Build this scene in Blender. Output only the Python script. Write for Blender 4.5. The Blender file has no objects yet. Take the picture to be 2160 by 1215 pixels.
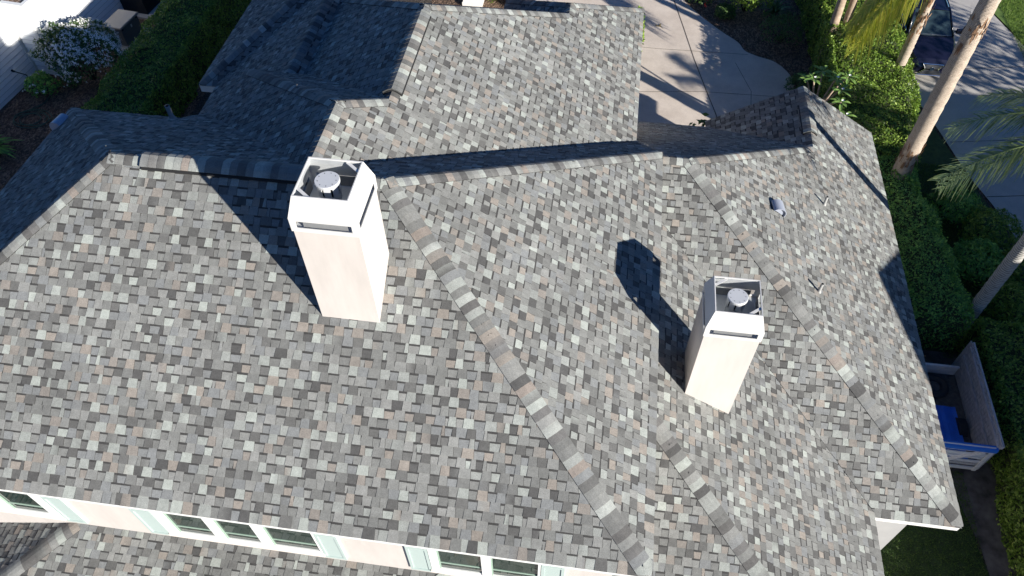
import bpy, bmesh, math, random
import numpy as np
from mathutils import Vector, Matrix
random.seed(7); RNG = np.random.default_rng(7)
R = math.radians
scene = bpy.context.scene
COL = scene.collection
H0 = 17.6                                   # metres from the ground up to the drone

# ------------------------------------------------------------------ camera, sky, sun, exposure
cam_data = bpy.data.cameras.new('camera'); cam = bpy.data.objects.new('camera', cam_data); COL.objects.link(cam)
cam_data.sensor_width = 36.0; cam_data.lens = 36.0 * 1614.6 / 2160.0
cam_data.clip_start = 0.1; cam_data.clip_end = 2000
_X = np.array([0.99047186, 0.10310594, -0.09129433]); _Y = np.array([0.13752855, -0.77505832, 0.61674184]); _Z = np.array([-0.00716868, -0.62342101, -0.78185347])
_r = Vector((_X[0], _Y[0], _Z[0])); _d = Vector((_X[1], _Y[1], _Z[1])); _f = Vector((_X[2], _Y[2], _Z[2]))
m3 = Matrix((_r, -_d, -_f)).transposed().to_4x4(); m3.translation = Vector((0, 0, H0))
cam.matrix_world = m3
scene.camera = cam
SUN = Vector((0.750, -0.565, 0.342)).normalized()
world = bpy.data.worlds.new('World'); scene.world = world; world.use_nodes = True
wn = world.node_tree.nodes; wn.clear()
wo = wn.new('ShaderNodeOutputWorld'); bg = wn.new('ShaderNodeBackground'); sky = wn.new('ShaderNodeTexSky')
sky.sky_type = 'NISHITA'; sky.sun_disc = False; sky.sun_elevation = R(20.0); sky.sun_rotation = R(127)
sky.ozone_density = 6.0; sky.dust_density = 0.2; sky.air_density = 1.0
bg.inputs['Strength'].default_value = 0.052
hs = wn.new('ShaderNodeHueSaturation'); hs.inputs['Saturation'].default_value = 1.12; hs.inputs['Hue'].default_value = 0.508
world.node_tree.links.new(sky.outputs[0], hs.inputs['Color']); world.node_tree.links.new(hs.outputs[0], bg.inputs[0]); world.node_tree.links.new(bg.outputs[0], wo.inputs[0])
sd = bpy.data.lights.new('sun', 'SUN'); sd.energy = 5.0; sd.angle = R(0.5); sd.color = (1.0, 0.955, 0.875)
so = bpy.data.objects.new('sun', sd); COL.objects.link(so); so.rotation_euler = SUN.to_track_quat('Z', 'Y').to_euler()
so.location = (60, -45, 40)
vs = scene.view_settings; vs.view_transform = 'Standard'; vs.look = 'None'; vs.gamma = 1.0; vs.exposure = 0.93

# ------------------------------------------------------------------ helpers
def link(o, parent=None):
    COL.objects.link(o)
    if parent is not None: o.parent = parent
    return o
def tag(o, label=None, cat=None, group=None, kind=None):
    if label: o['label'] = label
    if cat: o['category'] = cat
    if group: o['group'] = group
    if kind: o['kind'] = kind
    return o
def empty(name, loc, label, cat, group=None, rz=0.0):
    o = bpy.data.objects.new(name, None); o.location = loc; o.rotation_euler = (0, 0, rz); o.empty_display_size = 0.2
    link(o); return tag(o, label, cat, group)
class MB:
    """collects vertices / faces with a material slot, links them as one object"""
    def __init__(s): s.v = []; s.f = []; s.m = []; s.c = []
    def face(s, pts, mat=0, cols=None):
        b = len(s.v); s.v.extend([tuple(p) for p in pts]); s.f.append(tuple(range(b, b + len(pts)))); s.m.append(mat)
        s.c.extend(cols if cols is not None else [(1, 1, 1, 1)] * len(pts))
    def box(s, x0, x1, y0, y1, z0, z1, mat=0, rz=0.0, org=(0, 0, 0)):
        c, n = math.cos(rz), math.sin(rz)
        def T(x, y, z): return (org[0] + x * c - y * n, org[1] + x * n + y * c, org[2] + z)
        p = [T(x, y, z) for z in (z0, z1) for (x, y) in ((x0, y0), (x1, y0), (x1, y1), (x0, y1))]
        for q in ((3, 2, 1, 0), (4, 5, 6, 7), (0, 1, 5, 4), (1, 2, 6, 5), (2, 3, 7, 6), (3, 0, 4, 7)): s.face([p[i] for i in q], mat)
    def beam(s, a, b, w, h, mat=0, up=(0, 0, 1)):
        a = Vector(a); b = Vector(b); d = (b - a).normalized(); u = Vector(up)
        sx = d.cross(u).normalized() * (w / 2); sz = sx.cross(d).normalized() * (h / 2)
        p = [a - sx - sz, a + sx - sz, a + sx + sz, a - sx + sz, b - sx - sz, b + sx - sz, b + sx + sz, b - sx + sz]
        for q in ((0, 1, 2, 3), (7, 6, 5, 4), (0, 4, 5, 1), (1, 5, 6, 2), (2, 6, 7, 3), (3, 7, 4, 0)): s.face([p[i] for i in q], mat)
    def tube(s, pts, rad, n=10, mat=0, cap=True):
        pts = [Vector(p) for p in pts]; rings = []
        ref = Vector((1, 0, 0))
        for i, p in enumerate(pts):
            d = (pts[min(i + 1, len(pts) - 1)] - pts[max(i - 1, 0)]).normalized()
            if abs(d.dot(ref)) > 0.95: ref = Vector((0, 1, 0))
            a = (ref - d * ref.dot(d)).normalized(); b = d.cross(a); ref = a
            r = rad[i] if hasattr(rad, '__len__') else rad
            rings.append([p + (a * math.cos(t) + b * math.sin(t)) * r for t in [2 * math.pi * k / n for k in range(n)]])
        base = len(s.v)
        for rg in rings: s.v.extend([tuple(q) for q in rg]); s.c.extend([])
        for i in range(len(rings) - 1):
            for k in range(n):
                k2 = (k + 1) % n
                s.f.append((base + i * n + k, base + i * n + k2, base + (i + 1) * n + k2, base + (i + 1) * n + k)); s.m.append(mat); s.c.extend([(1, 1, 1, 1)] * 4)
        if cap:
            s.f.append(tuple(base + k for k in reversed(range(n)))); s.m.append(mat); s.c.extend([(1, 1, 1, 1)] * n)
            e = base + (len(rings) - 1) * n
            s.f.append(tuple(e + k for k in range(n))); s.m.append(mat); s.c.extend([(1, 1, 1, 1)] * n)
    def build(s, name, mats, parent=None, smooth=False, tint=False):
        me = bpy.data.meshes.new(name); me.from_pydata(s.v, [], s.f)
        if not isinstance(mats, (list, tuple)): mats = [mats]
        for m in mats: me.materials.append(m)
        if len(mats) > 1: me.polygons.foreach_set('material_index', s.m)
        if smooth: me.polygons.foreach_set('use_smooth', [True] * len(s.f))
        if tint:
            at = me.attributes.new('tint', 'FLOAT_COLOR', 'CORNER'); at.data.foreach_set('color', np.array(s.c, dtype=np.float32).ravel())
        me.update()
        o = bpy.data.objects.new(name, me); link(o, parent); return o

def np_mesh(name, verts, quads, mat, parent=None, k=4):
    me = bpy.data.meshes.new(name); nv = len(verts); nq = len(quads)
    me.vertices.add(nv); me.vertices.foreach_set('co', np.asarray(verts, dtype=np.float32).ravel())
    me.loops.add(nq * k); me.loops.foreach_set('vertex_index', np.asarray(quads, dtype=np.int32).ravel())
    me.polygons.add(nq); me.polygons.foreach_set('loop_start', np.arange(0, nq * k, k, dtype=np.int32)); me.polygons.foreach_set('loop_total', np.full(nq, k, dtype=np.int32))
    me.materials.append(mat); me.update(calc_edges=True); me.validate()
    o = bpy.data.objects.new(name, me); link(o, parent); return o

# ------------------------------------------------------------------ materials
def newmat(name):
    m = bpy.data.materials.new(name); m.use_nodes = True
    return m, m.node_tree.nodes, m.node_tree.links, m.node_tree.nodes['Principled BSDF']
def plain(name, col, rough=0.7, metal=0.0, var=0.0, scale=8.0, bump=0.0, detail=4.0, coords='Object', spec=0.5, stretch=None):
    m, n, l, b = newmat(name)
    b.inputs['Roughness'].default_value = rough; b.inputs['Metallic'].default_value = metal; b.inputs['Specular IOR Level'].default_value = spec
    if var == 0 and bump == 0:
        b.inputs['Base Color'].default_value = (*col, 1); return m
    tc = n.new('ShaderNodeTexCoord'); nz = n.new('ShaderNodeTexNoise'); nz.inputs['Scale'].default_value = scale; nz.inputs['Detail'].default_value = detail; nz.inputs['Roughness'].default_value = 0.65
    if stretch:
        mp = n.new('ShaderNodeMapping'); mp.inputs['Scale'].default_value = stretch
        l.new(tc.outputs[coords], mp.inputs[0]); l.new(mp.outputs[0], nz.inputs['Vector'])
    else: l.new(tc.outputs[coords], nz.inputs['Vector'])
    rp = n.new('ShaderNodeValToRGB'); rp.color_ramp.elements[0].position = 0.3; rp.color_ramp.elements[1].position = 0.7
    rp.color_ramp.elements[0].color = (*[c * (1 - var) for c in col], 1); rp.color_ramp.elements[1].color = (*[min(1, c * (1 + var)) for c in col], 1)
    l.new(nz.outputs['Fac'], rp.inputs[0]); l.new(rp.outputs[0], b.inputs['Base Color'])
    if bump > 0:
        bp = n.new('ShaderNodeBump'); bp.inputs['Strength'].default_value = bump; bp.inputs['Distance'].default_value = 0.02
        l.new(nz.outputs['Fac'], bp.inputs['Height']); l.new(bp.outputs[0], b.inputs['Normal'])
    return m
def leafmat(name, c0, c1, c2=None, rough=0.45, trans=0.38, spec=0.4):
    m, n, l, b = newmat(name)
    g = n.new('ShaderNodeNewGeometry'); rp = n.new('ShaderNodeValToRGB')
    e = rp.color_ramp.elements; e[0].position = 0; e[0].color = (*c0, 1); e[1].position = 0.75; e[1].color = (*c1, 1)
    if c2: x = e.new(1.0); x.color = (*c2, 1)
    l.new(g.outputs['Random Per Island'], rp.inputs[0])
    b.inputs['Roughness'].default_value = rough; b.inputs['Specular IOR Level'].default_value = spec
    l.new(rp.outputs[0], b.inputs['Base Color'])
    tr = n.new('ShaderNodeBsdfTranslucent'); l.new(rp.outputs[0], tr.inputs['Color'])
    mx = n.new('ShaderNodeMixShader'); mx.inputs[0].default_value = trans
    l.new(b.outputs[0], mx.inputs[1]); l.new(tr.outputs[0], mx.inputs[2]); l.new(mx.outputs[0], n['Material Output'].inputs['Surface'])
    return m
def shingle_mat():
    m, n, l, b = newmat('asphalt_shingle')
    at = n.new('ShaderNodeAttribute'); at.attribute_name = 'tint'
    tc = n.new('ShaderNodeTexCoord')
    n1 = n.new('ShaderNodeTexNoise'); n1.inputs['Scale'].default_value = 85; n1.inputs['Detail'].default_value = 3; n1.inputs['Roughness'].default_value = 0.8
    n2 = n.new('ShaderNodeTexNoise'); n2.inputs['Scale'].default_value = 0.7; n2.inputs['Detail'].default_value = 3
    n3 = n.new('ShaderNodeTexNoise'); n3.inputs['Scale'].default_value = 14; n3.inputs['Detail'].default_value = 3
    for q in (n1, n2, n3): l.new(tc.outputs['Object'], q.inputs['Vector'])
    def rng(node, lo, hi, a=0.25, c=0.75):
        r = n.new('ShaderNodeMapRange'); r.inputs[1].default_value = a; r.inputs[2].default_value = c; r.inputs[3].default_value = lo; r.inputs[4].default_value = hi
        l.new(node.outputs['Fac'], r.inputs[0]); return r
    a, c, d = rng(n1, 0.62, 1.38), rng(n2, 0.86, 1.12), rng(n3, 0.88, 1.12)
    x = n.new('ShaderNodeMath'); x.operation = 'MULTIPLY'; l.new(a.outputs[0], x.inputs[0]); l.new(c.outputs[0], x.inputs[1])
    y = n.new('ShaderNodeMath'); y.operation = 'MULTIPLY'; l.new(x.outputs[0], y.inputs[0]); l.new(d.outputs[0], y.inputs[1])
    mx = n.new('ShaderNodeVectorMath'); mx.operation = 'SCALE'; l.new(at.outputs['Color'], mx.inputs[0]); l.new(y.outputs[0], mx.inputs['Scale'])
    l.new(mx.outputs[0], b.inputs['Base Color'])
    b.inputs['Roughness'].default_value = 0.92; b.inputs['Specular IOR Level'].default_value = 0.25
    bp = n.new('ShaderNodeBump'); bp.inputs['Strength'].default_value = 0.35; bp.inputs['Distance'].default_value = 0.004
    l.new(n1.outputs['Fac'], bp.inputs['Height']); l.new(bp.outputs[0], b.inputs['Normal'])
    return m
M_SH = shingle_mat()
M_SHUND = plain('roof_underside_white', (0.78, 0.77, 0.74), 0.6)
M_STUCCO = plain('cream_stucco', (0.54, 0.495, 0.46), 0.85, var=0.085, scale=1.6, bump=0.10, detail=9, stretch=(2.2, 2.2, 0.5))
M_CAPW = plain('white_painted_metal', (0.63, 0.62, 0.60), 0.45, var=0.06, scale=2.5, detail=8)
M_TRIM = plain('white_trim', (0.74, 0.74, 0.72), 0.45)
M_GALV = plain('galvanised_steel', (0.58, 0.60, 0.61), 0.5, metal=0.3, var=0.1, scale=6)
M_BAFF = plain('dull_grey_metal', (0.20, 0.205, 0.21), 0.6, var=0.1, scale=8)
M_LID = plain('grey_flue_lid', (0.62, 0.63, 0.64), 0.5, metal=0.2)
M_BLACK = plain('black_gap', (0.015, 0.015, 0.016), 0.8)
M_SHUT = plain('sage_shutter', (0.42, 0.50, 0.475), 0.5)
M_SILL = plain('sill_paint', (0.74, 0.66, 0.60), 0.7)
M_VENTBLUE = plain('grey_blue_vent', (0.40, 0.43, 0.50), 0.4, metal=0.25)
M_PVC = plain('grey_pipe', (0.36, 0.36, 0.35), 0.6)
def glassmat(name, col, rough=0.03):
    m, n, l, b = newmat(name); b.inputs['Base Color'].default_value = (*col, 1); b.inputs['Roughness'].default_value = rough; b.inputs['Specular IOR Level'].default_value = 0.9; b.inputs['IOR'].default_value = 1.5
    return m
M_GLASS = glassmat('dark_window_glass', (0.02, 0.035, 0.028))
M_GREEN = plain('green_window_bead', (0.30, 0.40, 0.33), 0.5)

# ------------------------------------------------------------------ roofs
p = 0.61
def plN(dx, dy, pt, pit=p):            # plane rising along (dx,dy)
    n = np.array([-pit * dx, -pit * dy, 1.0]); return n, float(n @ np.array(pt))
EXPO = 0.143
MID = [(0.182, 0.184, 0.175), (0.202, 0.204, 0.194), (0.228, 0.229, 0.218), (0.194, 0.200, 0.199), (0.160, 0.161, 0.154)]
LIGHT = [(0.330, 0.350, 0.322), (0.290, 0.305, 0.284), (0.258, 0.268, 0.252)]; DARK = [(0.084, 0.083, 0.081), (0.104, 0.103, 0.099), (0.128, 0.127, 0.122)]; TAN = [(0.252, 0.225, 0.197), (0.228, 0.207, 0.185)]
CATS = [MID, LIGHT, DARK, TAN]
def pickc(tooth):
    r = random.random(); q = (0.24, 0.44, 0.56) if tooth else (0.13, 0.31, 0.39)
    cat = 1 if r < q[0] else 2 if r < q[1] else 3 if r < q[2] else 0
    k = random.uniform(0.93, 1.07); return cat, tuple(x * k for x in random.choice(CATS[cat]))
def pick(): return pickc(random.random() < 0.5)[1]
def clip_poly(P, C):
    """Sutherland-Hodgman: P list of (u,v,h), C convex ccw list of (u,v)"""
    out = P
    for i in range(len(C)):
        ax, ay = C[i]; bx, by = C[(i + 1) % len(C)]; ex, ey = bx - ax, by - ay
        inp = out; out = []
        if not inp: return []
        for j in range(len(inp)):
            a = inp[j - 1]; b = inp[j]
            da = ex * (a[1] - ay) - ey * (a[0] - ax); db = ex * (b[1] - ay) - ey * (b[0] - ax)
            if db >= -1e-9:
                if da < -1e-9:
                    t = da / (da - db); out.append(tuple(a[k] + t * (b[k] - a[k]) for k in range(3)))
                out.append(b)
            elif da >= -1e-9:
                t = da / (da - db); out.append(tuple(a[k] + t * (b[k] - a[k]) for k in range(3)))
    return out
def poly_area(P): return 0.5 * abs(sum(P[i - 1][0] * P[i][1] - P[i][0] * P[i - 1][1] for i in range(len(P))))
BASEC = (0.045, 0.045, 0.047, 1)
def shingles(mb, poly, drop=0.09, weather=1.0, over=0.04):
    P3 = [np.array(q, float) for q in poly]
    n = np.zeros(3)
    for i in range(len(P3)): n += np.cross(P3[i - 1], P3[i])
    n /= np.linalg.norm(n)
    if n[2] < 0: n = -n; P3 = P3[::-1]
    u = np.cross(np.array([0, 0, 1.0]), n); u /= np.linalg.norm(u); v = np.cross(n, u)
    o = min(P3, key=lambda q: q @ v); o = o + np.array([0, 0, H0]) * 0
    uv = [((q - o) @ u, (q - o) @ v) for q in P3]
    Z = np.array([0, 0, H0])
    def W(a, b, h): q = o + a * u + b * v + h * n + Z; return (q[0], q[1], q[2])
    # slab
    top = [W(a, b, -0.004) for a, b in uv]; bot = [(x, y, z - drop) for x, y, z in top]
    mb.face(top, 0, [BASEC] * len(top)); mb.face(bot[::-1], 1)
    for i in range(len(top)): mb.face([top[i - 1], bot[i - 1], bot[i], top[i]], 1)
    # trapezoids
    vs_ = sorted(set(round(b, 4) for a, b in uv)); traps = []
    for k in range(len(vs_) - 1):
        lo, hi = vs_[k], vs_[k + 1]
        if hi - lo < 0.004: continue
        def cross(vv):
            xs = []
            for i in range(len(uv)):
                (a0, b0), (a1, b1) = uv[i - 1], uv[i]
                if abs(b1 - b0) < 1e-9: continue
                if min(b0, b1) <= (lo + hi) / 2 <= max(b0, b1):
                    t = (vv - b0) / (b1 - b0); xs.append((a0 + t * (a1 - a0), i))
            return xs
        mid = sorted((x, i) for x, i in cross((lo + hi) / 2)); order = [i for x, i in mid]
        L = dict((i, x) for x, i in cross(lo)); U = dict((i, x) for x, i in cross(hi))
        l0 = lo - (over if k == 0 else 0)
        for a, b in zip(order[::2], order[1::2]):
            la, lb, ua, ub = L[a], L[b], U[a], U[b]
            if lb < la: la = lb = (la + lb) / 2
            if ub < ua: ua = ub = (ua + ub) / 2
            traps.append([(la, l0), (lb, l0), (ub, hi), (ua, hi)])
    umin = min(a for a, b in uv) - 0.3; umax = max(a for a, b in uv) + 0.3
    nrow = int((vs_[-1]) / EXPO) + 1
    def emit(P, c0, c1, u0, u1):
        for T in traps:
            if P[0][1] > T[2][1] or max(q[1] for q in P) < T[0][1]: continue
            if max(q[0] for q in P) < min(T[0][0], T[3][0]) or min(q[0] for q in P) > max(T[1][0], T[2][0]): continue
            Q = clip_poly(P, T)
            if len(Q) < 3 or poly_area(Q) < 2e-5: continue
            cols = []
            for q in Q:
                t = min(1, max(0, (q[0] - u0) / (u1 - u0))); cols.append((c0[0] + (c1[0] - c0[0]) * t, c0[1] + (c1[1] - c0[1]) * t, c0[2] + (c1[2] - c0[2]) * t, 1))
            mb.face([W(*q) for q in Q], 0, cols)
    def inside(a, b):
        for T in traps:
            if T[0][1] <= b <= T[2][1]:
                t = (b - T[0][1]) / (T[2][1] - T[0][1])
                if T[0][0] + t * (T[3][0] - T[0][0]) <= a <= T[1][0] + t * (T[2][0] - T[1][0]): return True
        return False
    below = []
    for r in range(nrow):
        row = []
        v0 = r * EXPO - (over if r == 0 else 0); v1 = (r + 1) * EXPO
        x = umin + random.uniform(-0.3, 0); tooth = random.random() < 0.5; prevc = pick()
        while x < umax:
            w = random.uniform(0.118, 0.188) if tooth else random.uniform(0.10, 0.168)
            if random.random() < 0.09: w = random.uniform(0.045, 0.08)
            x0, x1 = x, x + w; x = x1
            for _t in range(4):
                cat, c = pickc(tooth)
                if cat == 0: break
                if row and row[-1][2] == cat: continue
                if any(a < x1 - 0.03 and b > x0 + 0.03 and k_ == cat for a, b, k_ in below): continue
                break
            else: cat, c = 0, random.choice(MID)
            row.append((x0, x1, cat))
            c = tuple(q * weather for q in c)
            c2 = c
            if random.random() < 0.16:
                c2 = pick(); c2 = tuple(0.5 * (a + b) * weather for a, b in zip(c, c2))
                if random.random() < 0.5: c, c2 = c2, c
            hb = 0.0125 if tooth else 0.0065
            fl = 0.005 if tooth else -0.005
            gp = 0.002 if r else -0.006
            P = [(x0 - fl + gp, v0, hb), (x1 + fl - gp, v0, hb), (x1 - fl - gp, v1, 0.003 if tooth else 0.0008), (x0 + fl + gp, v1, 0.003 if tooth else 0.0008)]
            emit(P, c, c2, x0, x1)
            if inside((x0 + x1) / 2, v0 + 0.01):
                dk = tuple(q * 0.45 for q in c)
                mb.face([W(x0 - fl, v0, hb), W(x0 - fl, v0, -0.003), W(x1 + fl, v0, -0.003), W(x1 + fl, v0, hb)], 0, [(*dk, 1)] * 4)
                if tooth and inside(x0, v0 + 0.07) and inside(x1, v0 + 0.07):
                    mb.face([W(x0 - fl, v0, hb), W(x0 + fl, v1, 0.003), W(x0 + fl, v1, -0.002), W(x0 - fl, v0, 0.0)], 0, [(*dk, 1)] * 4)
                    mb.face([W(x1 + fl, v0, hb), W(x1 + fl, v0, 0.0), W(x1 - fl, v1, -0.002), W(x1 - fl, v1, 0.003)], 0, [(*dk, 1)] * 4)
            if not tooth and random.random() < 0.8:
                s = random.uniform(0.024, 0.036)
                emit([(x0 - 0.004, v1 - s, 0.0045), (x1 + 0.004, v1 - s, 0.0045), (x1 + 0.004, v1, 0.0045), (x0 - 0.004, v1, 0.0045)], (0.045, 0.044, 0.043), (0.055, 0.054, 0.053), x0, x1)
            if random.random() < 0.92: tooth = not tooth
        below = row
CAPX = [(0.35, 0.365, 0.34), (0.11, 0.107, 0.103), (0.24, 0.208, 0.183), (0.14, 0.137, 0.133)]
def caps(name, a, b, nL, nR, parent, w=0.155, lift=0.006, raise_=0.0, weather=1.0):
    """bent ridge / hip shingles from a up to b (local heights); nL,nR = upward plane normals on both sides"""
    a = np.array(a, float); b = np.array(b, float)
    if a[2] > b[2]: a, b = b, a
    d = b - a; Ln = np.linalg.norm(d); d /= Ln; Z = np.array([0, 0, H0])
    def side(nm, other):
        nm = nm / np.linalg.norm(nm); t = np.cross(d, nm); t /= np.linalg.norm(t)
        if t[2] > 0: t = -t
        if abs(t[2]) < 1e-3 and t @ other > 0: t = -t
        return t, nm
    tL, n1 = side(nL, nR); tR, n2 = side(nR, nL)
    up = (n1 + n2) / 2; up /= np.linalg.norm(up)
    mb = MB(); s = -0.01; k = 0; hip = abs(d[2]) > 0.1
    def ring(pos, h, tr=0.0):
        q = a + d * pos + Z; e_ = d * (w * tr); tL_ = tL; 
        cs = [q + e_ + tL * w + n1 * h, q + e_ * .5 + tL * w * 0.5 + n1 * (h + 0.004), q + e_ * .3 + tL * 0.05 + n1 * (h + 0.002), q + up * (h - 0.004), q + e_ * .3 + tR * 0.05 + n2 * (h + 0.002), q + e_ * .5 + tR * w * 0.5 + n2 * (h + 0.004), q + e_ + tR * w + n2 * h]
        return cs
    c = tuple(q * weather for q in pick())
    while s < Ln - 0.02:
        e = min(s + random.uniform(0.125, 0.15), Ln + 0.02)
        if True: c = tuple(q * weather for q in (pick() if random.random() < 0.75 else random.choice(CAPX)))
        c2 = c if random.random() < 0.75 else tuple((x + y * weather) / 2 for x, y in zip(c, pick()))
        f_ = 0.8 if (k == 0 and hip) else 0.0
        r0 = ring(s, raise_ + 0.016 + lift, f_); r1 = ring(max(e, w * f_ + 0.06) + 0.01, raise_ + 0.016); e = max(e, w * f_ + 0.06)
        rb = ring(s, raise_ - 0.005, f_)
        for i in range(6):
            mb.face([r0[i], r0[i + 1], r1[i + 1], r1[i]], 0, [(*c, 1), (*c, 1), (*c2, 1), (*c2, 1)])
            mb.face([r0[i + 1], r0[i], rb[i], rb[i + 1]], 0, [tuple([q * 0.5 for q in c] + [1])] * 4)
        b0 = ring(s, -0.01, f_); b1 = ring(e + 0.01, -0.01)
        for i in (0, 6): mb.face([r0[i], r1[i], b1[i], b0[i]], 0, [(0.03, 0.03, 0.03, 1)] * 4)
        s = e; k += 1
    ob = mb.build(name, [M_SH], parent, tint=True)
    if raise_ > 0:
        vb = MB(); ww = w + (0.034 if raise_ > 0.02 else 0.008)
        q0 = a + Z; q1 = b + Z
        for t, nn in ((tL, n1), (tR, n2)):
            A0 = [q0 + t * ww + nn * (raise_ * 0.75), q1 + t * ww + nn * (raise_ * 0.75), q1 + t * ww - nn * 0.005, q0 + t * ww - nn * 0.005]
            I0 = [q0 + t * (ww - 0.05) + nn * (raise_ * 0.75), q1 + t * (ww - 0.05) + nn * (raise_ * 0.75)]
            vb.face(A0); vb.face([A0[0], A0[1], I0[1], I0[0]])
            vb.face([q0 + t * ww + nn * raise_ * .75, q0 + t * ww - nn * .005, q0 - up * 0.005, q0 + up * raise_ * .75]); vb.face([q1 + t * ww + nn * raise_ * .75, q1 + t * ww - nn * .005, q1 - up * 0.005, q1 + up * raise_ * .75])
        vb.build('ridge_vent', M_BLACK, parent)
    return ob

house = empty('house', (0, 0, 0), 'large cream house under grey mottled shingle roofs with two tall cream chimneys', 'house')
def roof(name_label, polys, weather=1.0):
    mb = MB()
    for q in polys: shingles(mb, q, weather=weather)
    o = mb.build('roof', [M_SH, M_SHUND], house, tint=True)
    if name_label: o['label'] = name_label
    return o
zr = -8.223; yr = 8.349
apex = (-3.184, yr, zr); rl = (-7.74, yr, zr); fr = (1.368, 3.796, -11.0); fl = (-12.293, 3.796, -11.0)
pF = 0.63
br = (1.368, yr + 2.777 / pF, -11.0); blc = (-11.40, 11.95, zr - pF * (11.95 - yr))
def Fy(z): return yr + (zr - z) / pF
kc = (0.885, Fy(-11.79), -11.79)
xs, zs = -4.606, -8.44
Sv0 = (xs, Fy(zs), zs); Sv1 = (-8.80, Fy(-11.0), -11.0); St = (xs, 10.395, zs)
hipE = (xs - 3.445, 10.395 + 3.445, zs - p * 3.445); Se = (-8.80, hipE[1], -11.0)
A_ = [fl, fr, apex, rl]
B_ = [fr, br, apex]
F_ = [rl, apex, br, kc, Sv0, Sv1, (-8.9, 11.95, blc[2]), blc]
Wm_ = [rl, blc, fl]
xn, zn = -3.90, zs - p * 0.705
n0 = (xn, 10.395 + 0.705, zn); n1_ = (xn, 14.30, zn); k2 = (-1.03, n1_[1] + (xn * -1 - 1.03), zn - p * (-xn - 1.03)); k3 = (-1.03, 17.65, k2[2]); k4 = (0.885, 17.65 + 1.915, -11.79)
K_ = [kc, k4, k3, k2, n1_, n0, St, Sv0]
S_ = [Sv0, St, hipE, Se, Sv1]
Lv = (xn - (zn - hipE[2]) / p, hipE[1], hipE[2])
N1_ = [St, hipE, Lv, n0]
xv = -6.877; zv = zn + p * (xv - xn)
L_ = [n0, n1_, (xv, n1_[1] + (xn - xv), zv), (xv, Lv[1] + (Lv[0] - xv), zv), Lv]
N2_ = [n1_, k2, (k2[0] - 1.9, k2[1] + 1.9, k2[2] - p * 1.9), (xv - 1.3, k2[1] + 1.9, k2[2] - p * 1.9), (xv, n1_[1] + (xn - xv), zv)]
L2_ = [k2, k3, (k3[0] - 1.9, k3[1] + 1.9, k3[2] - p * 1.9), (k2[0] - 1.9, k2[1] + 1.9, k2[2] - p * 1.9)]
N3_ = [k3, k4, (k3[0] - 1.9, k3[1] + 1.9, k3[2] - p * 1.9)]
xm, zm = -7.15, -10.52
xe = -9.95; ze = zm + p * (xe - xm)
yT, zT, xT = 15.40, -12.30, -10.50
Mv1 = (xe, yT + (ze - zT) / p, ze); Mv2 = (xm, yT + (zm - zT) / p, zm)
Mst = hipE[1] - 0.15
M_ = [(xm, Mst, zm), Mv2, Mv1, (xe, Mst, ze)]
E2_ = [(xm, Mst, zm), (xm, Mv2[1], zm), (xv, Mv2[1], zm - p * (xv - xm)), (xv, Mst, zm - p * (xv - xm))]
tt = 5.0
T_ = [(xT, yT, zT), (xe, yT, zT), Mv1, Mv2, (xT + tt, Mv2[1], zm), (xT + tt, yT + tt, zT + p * tt)]
U_ = [(xT, yT, zT), (xT + tt, yT + tt, zT + p * tt), (xT + tt, 27.0, zT + p * tt), (xT, 27.0, zT)]
roof('main upper roof with the long sunlit front slope', [A_, B_, F_, Wm_])
roof('north wing roof with stepped ridge', [K_, S_, N1_, L_, N2_, L2_, N3_])
UE_ = [(xT + tt, yT + tt, zT + p * tt), (xT + tt, 27.0, zT + p * tt), (xT + tt + 3, 27.0, zT + p * (tt - 3)), (xT + tt + 3, yT + tt + 3, zT + p * (tt - 3))]
roof('shaded north-west wing roof', [M_, E2_, T_, U_, UE_])
# lower roofs (one storey)
cC, cG, cD, cE = -18.90, -9.93, -10.93, -15.93
a3x = 1.951; a3 = (a3x, 14.705 - a3x, cG - p * a3x); xw = 0.6
xGe, xDe = 7.854, 6.15; zGe = cG - p * xGe; yCe = (zGe - cC) / p
h3 = (xGe, yCe, zGe)
vDC0 = (xw, (cD - p * xw - cC) / p, cD - p * xw); vDC1 = (xDe, (cD - p * xDe - cC) / p, cD - p * xDe)
h2t = (xw, (cD - p * xw - cE) / p, cD - p * xw); h2b = (xDe, (cD - p * xDe - cE) / p, cD - p * xDe)
g = 0.012
C1_ = [(xw, vDC0[1] + g, vDC0[2] + g * p), (xDe + g, vDC1[1] + g, vDC1[2] + g * p), (xDe + 0.06, yCe, zGe), h3, a3, (xw, a3[1], a3[2])]
D_ = [vDC0, h2t, h2b, vDC1]
E_ = [h2t, (xw, h2b[1], h2b[2]), h2b]
xr_, zr_ = 5.55, cG - p * 5.55; pF2 = 0.644
f2h = (xr_, a3[1] + (a3[2] - zr_) / pF2, zr_); yN = 18.75; zW = -14.78; xW = xr_ - (zr_ - zW) / p
f2v = (xW, a3[1] + (a3[2] - zW) / pF2, zW)
G_ = [a3, h3, (xGe, yN, zGe), (xr_, yN, zr_), f2h]
F2_ = [a3, f2h, f2v, (0.5, f2v[1], zW), (0.5, a3[1], a3[2])]
Wg_ = [f2h, (xr_, yN, zr_), (xW, yN, zW), f2v]
roof('lower east roof with the vents and the north-east gable', [C1_, G_, F2_, Wg_])
roof('lower front wing roof around the smaller chimney', [D_, E_])
pp = 0.33; yw, zj = 4.15, -13.38; q_ = 3.5
P_ = [(-8.6, yw, zj), (-1.9, yw, zj), (-1.9 + q_, yw - q_, zj - pp * q_), (-8.6 - q_, yw - q_, zj - pp * q_)]
Pw_ = [(-8.6, yw, zj), (-8.6 - q_, yw - q_, zj - pp * q_), (-8.6 - q_, yw, zj - pp * q_)]
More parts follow.
